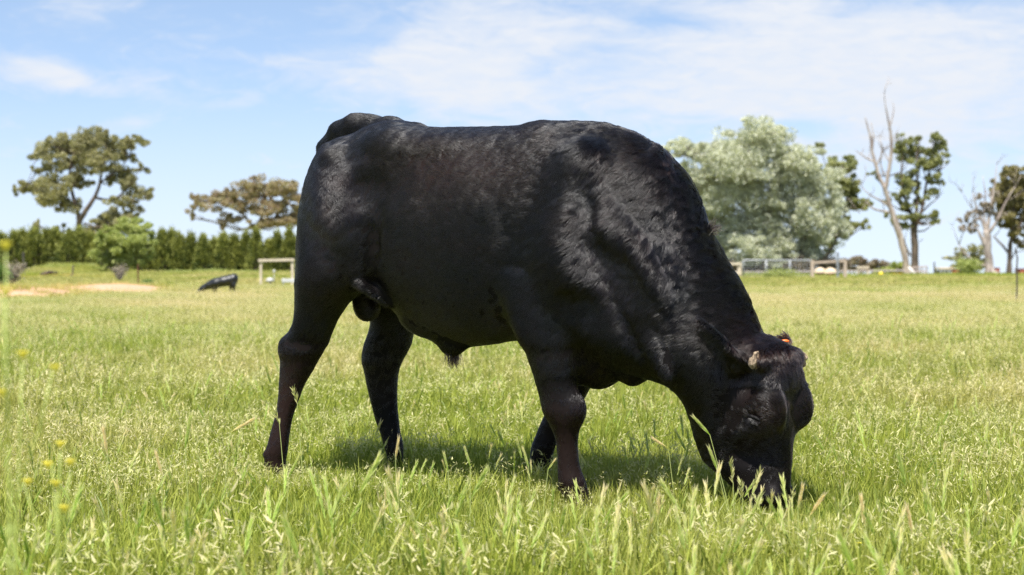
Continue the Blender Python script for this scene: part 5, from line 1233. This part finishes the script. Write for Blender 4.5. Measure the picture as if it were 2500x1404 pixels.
def build_grass():
    r = np.random.RandomState(23)
    near = bpy.data.collections.new('grass_sources'); far = bpy.data.collections.new('sward_sources')
    mats = [M_blade, M_seed, M_barley]
    nk = 0
    def src(coll, fn):
        nonlocal nk
        g = GB(); fn(g); g.obj('g%02d' % nk, mats, coll); nk += 1
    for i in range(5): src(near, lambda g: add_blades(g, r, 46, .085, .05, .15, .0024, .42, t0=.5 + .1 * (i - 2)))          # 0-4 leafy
    for i in range(2): src(near, lambda g: add_blades(g, r, 60, .10, .03, .08, .0024, .6, t0=.3))                           # 5-6 low, dense
    for i in range(3): src(near, lambda g: (add_blades(g, r, 22, .07, .06, .16, .0022), add_brome(g, r, 4, .07, .13, .23)))  # 7-9
    for i in range(3): src(near, lambda g: (add_blades(g, r, 16, .05, .06, .14, .0024), add_barley(g, r, 2, .05, .12, .20, .02 + .26 * i)))  # 10-12
    for i in range(2): src(near, lambda g: add_blades(g, r, 30, .09, .04, .11, .0052, .7, t0=.0))                           # 13-14 broad dark leaves
    for i in range(3): src(far, lambda g: (add_blades(g, r, 130, .34, .06, .15, .0070, .45, t0=.55), ))                     # 0-2
    for i in range(2): src(far, lambda g: (add_blades(g, r, 80, .34, .06, .14, .0065, .45, t0=.6), add_brome(g, r, 22, .32, .13, .20)))  # 3-4
    for i in range(3): src(far, lambda g: (add_blades(g, r, 210, .85, .05, .13, .015, .45, t0=.6), ))                       # 5-7 wide, for the distance
    def field(y0, y1, dens, margin=1.0):
        area = (y1 - y0) * ((y0 + y1) * .5 * .66 + 2 * margin); n = int(area * dens)
        w0, w1 = .33 * y0 + margin, .33 * y1 + margin
        Y = []; 
        yy = y0 + (y1 - y0) * r.rand(n * 2); keep = r.rand(n * 2) < (.33 * yy + margin) / w1; yy = yy[keep]
        X = (r.rand(len(yy)) * 2 - 1) * (.33 * yy + margin)
        return X, yy
    def dryness(X, Y):
        P = np.stack([X, Y * .6, 0 * X], 1)
        return np.clip(.29 + .76 * fbm(P, .55, 91, 3) + .34 * fbm(P, .12, 92, 2) + .30 * sstep(Y, 8, 30), 0, .95)
    # near meadow
    X, Y = np.concatenate([np.stack(field(3.3, 9, 520, .6)), np.stack(field(9, 20, 200, 1.0))], 1)
    n = len(X); d = dryness(X, Y); z = ground_z(X, Y)
    P = np.stack([X, Y, 0 * X], 1); pat = fbm(P, 1.6, 95, 2)
    u = r.rand(n); idx = r.randint(0, 5, n)
    idx = np.where(u < .16, r.randint(5, 7, n), idx)
    pb = np.clip(.14 + .20 * pat + .12 * (d - .3), .04, .5) * (.35 + .65 * sstep(Y, 4.8, 6.5)); idx = np.where((u > .16) & (u < .16 + pb), r.randint(7, 10, n), idx)
    idx = np.where(u > .978 - .025 * sstep(Y, 6.0, 4.6), r.randint(10, 13, n), idx)
    wd = fbm(P, 2.6, 99, 2); leafy = (wd > .34) & (r.rand(n) < .45); idx = np.where(leafy, r.randint(13, 15, n), idx); d = np.where(leafy, d * .15, d)
    scl = (.85 + .22 * pat * .6 + r.normal(0, .16, n)).clip(.5, 1.4) * np.where(Y > 9, 1.25, 1.0)
    # cropped and trodden where the bull stands and grazes
    tr = np.maximum(np.exp(-((X - .95) / .40) ** 2 - ((Y - 5.55) / .42) ** 2), np.maximum(np.exp(-((X - .22) / .35) ** 2 - ((Y - 5.75) / .45) ** 2), np.exp(-((X + .55) / .55) ** 2 - ((Y - 6.45) / .40) ** 2)))
    scl = scl * (1 + .22 * sstep(Y, 5.0, 4.3)) * (1 - .50 * tr); idx = np.where((tr > .35) & (idx > 6) & (r.rand(n) < .45), r.randint(0, 7, n), idx)
    rot = np.stack([r.normal(0, .10, n), r.normal(0, .10, n), r.uniform(0, 6.28, n)], 1)
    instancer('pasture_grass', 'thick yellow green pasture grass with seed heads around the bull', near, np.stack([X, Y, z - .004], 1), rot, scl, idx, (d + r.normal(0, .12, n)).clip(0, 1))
    # farther sward
    X, Y = np.concatenate([np.stack(field(19, 45, 22, 2)), np.stack(field(45, 95, 7, 3)), np.stack(field(95, 150, 3.5, 4))], 1)
    s = sand_of(X, Y); keep = r.rand(len(X)) > np.clip((s - .2) * 2.6, 0, .95); X, Y = X[keep], Y[keep]
    n = len(X); d = np.clip(dryness(X, Y) - .06, 0, 1); idx = np.where(r.rand(n) < .35, r.randint(3, 5, n), r.randint(0, 3, n)); idx = np.where(Y > 60, r.randint(5, 8, n), idx)
    verge = sstep(Y, 112, 122) * (X > 8) ; d = d * (1 - .9 * verge)
    scl = (1.0 + r.normal(0, .2, n)).clip(.5, 1.6) * (1 + .15 * sstep(Y, 30, 58) * (Y < 60)) * (1 + .5 * verge)
    lft = (X < -.19 * Y) & (Y > 62); d = np.where(lft, d * .75, d)
    rot = np.stack([r.normal(0, .05, n), r.normal(0, .05, n), r.uniform(0, 6.28, n)], 1)
    instancer('field_grass', 'pale yellow green grass of the farther field', far, np.stack([X, Y, ground_z(X, Y) - .01], 1), rot, scl, idx, (d + r.normal(0, .10, n)).clip(0, 1))
build_grass()
# conspicuous single seed heads before the bull and wild yellow flowers
M_stalk = simple_mat('grass_stalk', (.38, .42, .13), .6, .15, 30)
def seed_stalk(label, base, tip, Yd, hl, tint, seed, kind='barley'):
    r = np.random.RandomState(seed); X, Y = Xp(base[0], Yd), Yd; b = Vector((X, Y, 0.0)); root = empty('seed_stalk', b); tag(root, label, 'grass stalk', 'tall grass seed stalks')
    t = np.array(PX(tip[0], tip[1], Yd)); h0 = np.array(PX(hl[0], hl[1], Yd)); bb = np.array(b)
    mb = MB(); pts = [bb, bb * .55 + h0 * .45 + np.array((0, 0, .01)), h0]; mb.tube(pts, [.0016, .0013, .0010], 5); mb.build('stalk', M_stalk, root)
    ax = t - h0; L_ = np.linalg.norm(ax); ax /= L_; g = GB()
    if kind == 'barley':
        m = 150; tt = r.rand(m) * .72; st = h0 + ax * (tt * L_)[:, None]; dd = r.normal(0, 1, (m, 3)); dd -= ax * (dd @ ax)[:, None]; dd /= np.linalg.norm(dd, axis=1, keepdims=True); dd = dd * .20 + ax; dd /= np.linalg.norm(dd, axis=1, keepdims=True)
        e = st + dd * (L_ * r.uniform(.25, .40, m))[:, None]; g.strips(st - bb, e - bb, np.zeros((m, 3)), np.full(m, .0009), np.cross(dd, hdir(r, m)), 2, np.clip(tint + .45 * tt + r.normal(0, .1, m), 0, 1), 0)
        m = 36; tt = np.linspace(0, .7, m); st = h0 + ax * (tt * L_)[:, None]; w = .0042 * np.sin(np.clip(tt / .7 * 2.6 + .4, 0, 3.1)) + .0008
        g.strips(st - bb, st + ax * L_ * .16 - bb, np.zeros((m, 3)), w, hdir(r, m), 2, np.clip(tint - .15 + r.normal(0, .12, m), 0, 1), 0)
        mt = M_barley
    else:
        m = 15; tt = np.linspace(0, 1, m); st = h0 + ax * (tt * L_)[:, None]; dd = hdir(r, m) * .55 + ax; dd /= np.linalg.norm(dd, axis=1, keepdims=True)
        for _ in range(2): g.strips(st - bb, st + dd * .024 - bb, np.zeros((m, 3)), np.full(m, .0030), hdir(r, m), 3, r.uniform(.3, 1, m), 0)
        mt = M_seed
    tmp = bpy.data.collections.new('tmp'); o = g.obj('seed_head', [mt], tmp); tmp.objects.unlink(o); link(o, root)
ss = [('plump pale seed head crossing the bull\'s jaw, upper of two', (1795, 1235), (1688, 1012), 5.45, (1733, 1062), .15, 'barley'), ('slimmer seed head crossing the bull\'s jaw, lower of two', (1790, 1240), (1728, 1085), 5.40, (1752, 1150), .1, 'barley'),
      ('whitish seed head leaning left between front leg and jaw', (1650, 1180), (1588, 1066), 5.9, (1632, 1096), .75, 'barley'), ('pinkish seed head leaning right behind the hind leg on the left', (540, 1110), (628, 1018), 5.6, (562, 1056), .9, 'barley'),
      ('blurred reddish seed head right of the muzzle', (1955, 1330), (1962, 1175), 4.3, (1948, 1245), .75, 'barley'), ('blurred pinkish leaning seed head farther right of the muzzle', (1965, 1340), (2018, 1198), 4.3, (1975, 1262), 1.0, 'barley'),
      ('blurred brown seed head upright right of centre bottom', (2225, 1380), (2212, 1225), 4.2, (2228, 1305), .9, 'barley'), ('blurred pinkish seed head between muzzle and right edge', (2115, 1350), (2100, 1200), 4.3, (2112, 1285), .85, 'barley'),
      ('blurred green seed head standing left of the hind foot', (470, 1150), (468, 1000), 4.6, (452, 1095), .1, 'barley'), ('reddish brown upright seed head in the left foreground', (268, 1200), (250, 1035), 4.5, (262, 1110), 1.0, 'barley'),
      ('pink tufted seed head left of the hind foot', (400, 1230), (378, 1095), 4.4, (395, 1160), .95, 'barley'), ('green spiked seed head below the belly, left one', (1100, 1230), (1082, 1100), 5.2, (1094, 1150), .15, 'barley'),
      ('pale seed head below the belly beside the far front foot', (1300, 1210), (1275, 1088), 5.3, (1290, 1140), .3, 'barley'), ('short seed head leaning on the near front foot', (1322, 1190), (1358, 1118), 5.5, (1338, 1147), .5, 'barley'),
      ('green seed head right of the dark belly shadow', (1148, 1200), (1132, 1085), 5.2, (1148, 1138), .2, 'barley'), ('reddish seed head before the far hind foot', (968, 1180), (974, 1062), 5.9, (966, 1122), .95, 'barley'),
      ('open brome spikelets rising before the near hind leg', (745, 1100), (716, 952), 5.9, (726, 985), .5, 'brome'), ('open brome spikelets before the muzzle, left one', (1795, 1300), (1782, 1125), 5.2, (1790, 1180), .5, 'brome'),
      ('open brome spikelets before the muzzle, middle one', (1820, 1290), (1856, 1150), 5.2, (1838, 1195), .5, 'brome'), ('open brome spikelets before the muzzle, small pale one', (1815, 1300), (1808, 1178), 5.15, (1812, 1215), .5, 'brome'),
      ('open brome spikelets before the muzzle, right one', (1930, 1310), (1938, 1185), 5.2, (1930, 1240), .5, 'brome'), ('long straw coloured stalk leaning left in the right pasture', (2318, 1170), (2246, 1080), 5.9, (2270, 1110), .6, 'brome'),
      ('drooping brome spikelets rising left of the near hind foot', (700, 1130), (672, 1000), 5.95, (682, 1035), .5, 'brome'), ('blurred pale seed head in the centre bottom', (1050, 1420), (1000, 1285), 4.2, (1030, 1335), .5, 'barley'),
      ('blurred pink seed head low at centre left', (940, 1300), (942, 1180), 4.5, (940, 1225), .9, 'barley'), ('green blurred leaning seed head left of centre', (690, 1260), (738, 1100), 4.6, (705, 1165), .15, 'barley'),
      ('blurred tan seed head low between front foot and muzzle', (1608, 1330), (1610, 1200), 4.4, (1606, 1268), .7, 'barley')]
for i, (lab, b, t, Yd, h, tn, kd) in enumerate(ss): seed_stalk(lab, b, t, Yd, h, tn, 100 + i, kd)
M_petal = simple_mat('yellow_petals', (.60, .52, .05), .6, .08, 40)
M_fstem = simple_mat('flower_stem', (.34, .40, .10), .6, .2, 20)
def flower_plant(label, base_x, Y, heads, seed):
    r = np.random.RandomState(seed); bx = Xp(base_x, Y); root = empty('wildflower', (bx, Y, 0)); tag(root, label, 'wildflower', 'yellow wildflowers in the left foreground')
    mb = MB(); top = max(heads, key=lambda h: -h[1]); b = np.array((bx, Y, 0.)); T = np.array(PX(top[0], top[1], Y)); ctl = b * .4 + T * .6; ctl[0] = b[0] * .7 + T[0] * .3
    def main(t): return b * (1 - t) ** 2 + ctl * 2 * t * (1 - t) + T * t * t
    mb.tube([main(t) for t in np.linspace(0, 1, 8)], list(np.linspace(.0022, .0010, 8)), 7)
    for (x, y) in heads:
        if (x, y) == top: continue
        e = np.array(PX(x, y, Y)) + np.array((0, r.uniform(-.05, .05), 0)); t = float(np.clip(e[2] / T[2] * .75, .1, .9)); a = main(t); mb.tube([a, a * .4 + e * .6 + np.array((0, 0, -.02)), e], [.0014, .0011, .0008], 6)
    mb.build('stem', M_fstem, root, True)
    for (x, y) in heads:
        c = np.array(PX(x, y, Y)); mb = MB(); m = 9
        for k in range(m):
            an = 2 * math.pi * k / m + r.uniform(-.2, .2); R = .0088 * r.uniform(.85, 1.15); d = np.array((math.cos(an), math.sin(an), .35)); s = np.array((-math.sin(an), math.cos(an), 0))
            p = [c, c + d * R * .5 + s * R * .32, c + d * R + np.array((0, 0, .001)), c + d * R * .5 - s * R * .32]; lowp = [q + np.array((0, 0, -.0012)) for q in p]
            mb.add(p + lowp, [(0, 1, 2, 3), (7, 6, 5, 4), (0, 4, 5, 1), (1, 5, 6, 2), (2, 6, 7, 3), (3, 7, 4, 0)])
        mb.tube([c + np.array((0, 0, -.006)), c + np.array((0, 0, -.002)), c + np.array((0, 0, .004))], [.0014, .0042, .0030], 10)
        mb.build('flower_head', M_petal, root)
    mb = MB()
    for k in range(6):
        a = main(.08 + .1 * k); an = r.uniform(0, 6.28); d = np.array((math.cos(an), math.sin(an), .3)); s = np.array((-math.sin(an), math.cos(an), 0)); R = r.uniform(.04, .075)
        mb.add([a, a + d * R * .5 + s * R * .13, a + d * R, a + d * R * .5 - s * R * .13, a + d * R * .5 + np.array((0, 0, .004))], [], [(0, 1, 4), (1, 2, 4), (2, 3, 4), (3, 0, 4), (0, 4, 1), (1, 4, 2), (2, 4, 3), (3, 4, 0)])
    mb.build('stem_leaves', M_fstem, root)
flower_plant('tall yellow wildflower with two blooms at the left edge, nearest the horizon', 30, 1.9, [(14, 598), (14, 712)], 1)
flower_plant('yellow wildflower with three blooms in the left pasture below the sand', 20, 2.2, [(56, 864), (133, 898), (6, 958)], 2)
flower_plant('low yellow wildflower with a cluster of small blooms in the left foreground', 130, 2.5, [(172, 1128), (118, 1134), (68, 1176), (137, 1180), (158, 1240), (148, 1084)], 3)
flower_plant('tiny yellow wildflower bloom in the right foreground', 2100, 4.4, [(2098, 1328)], 4)
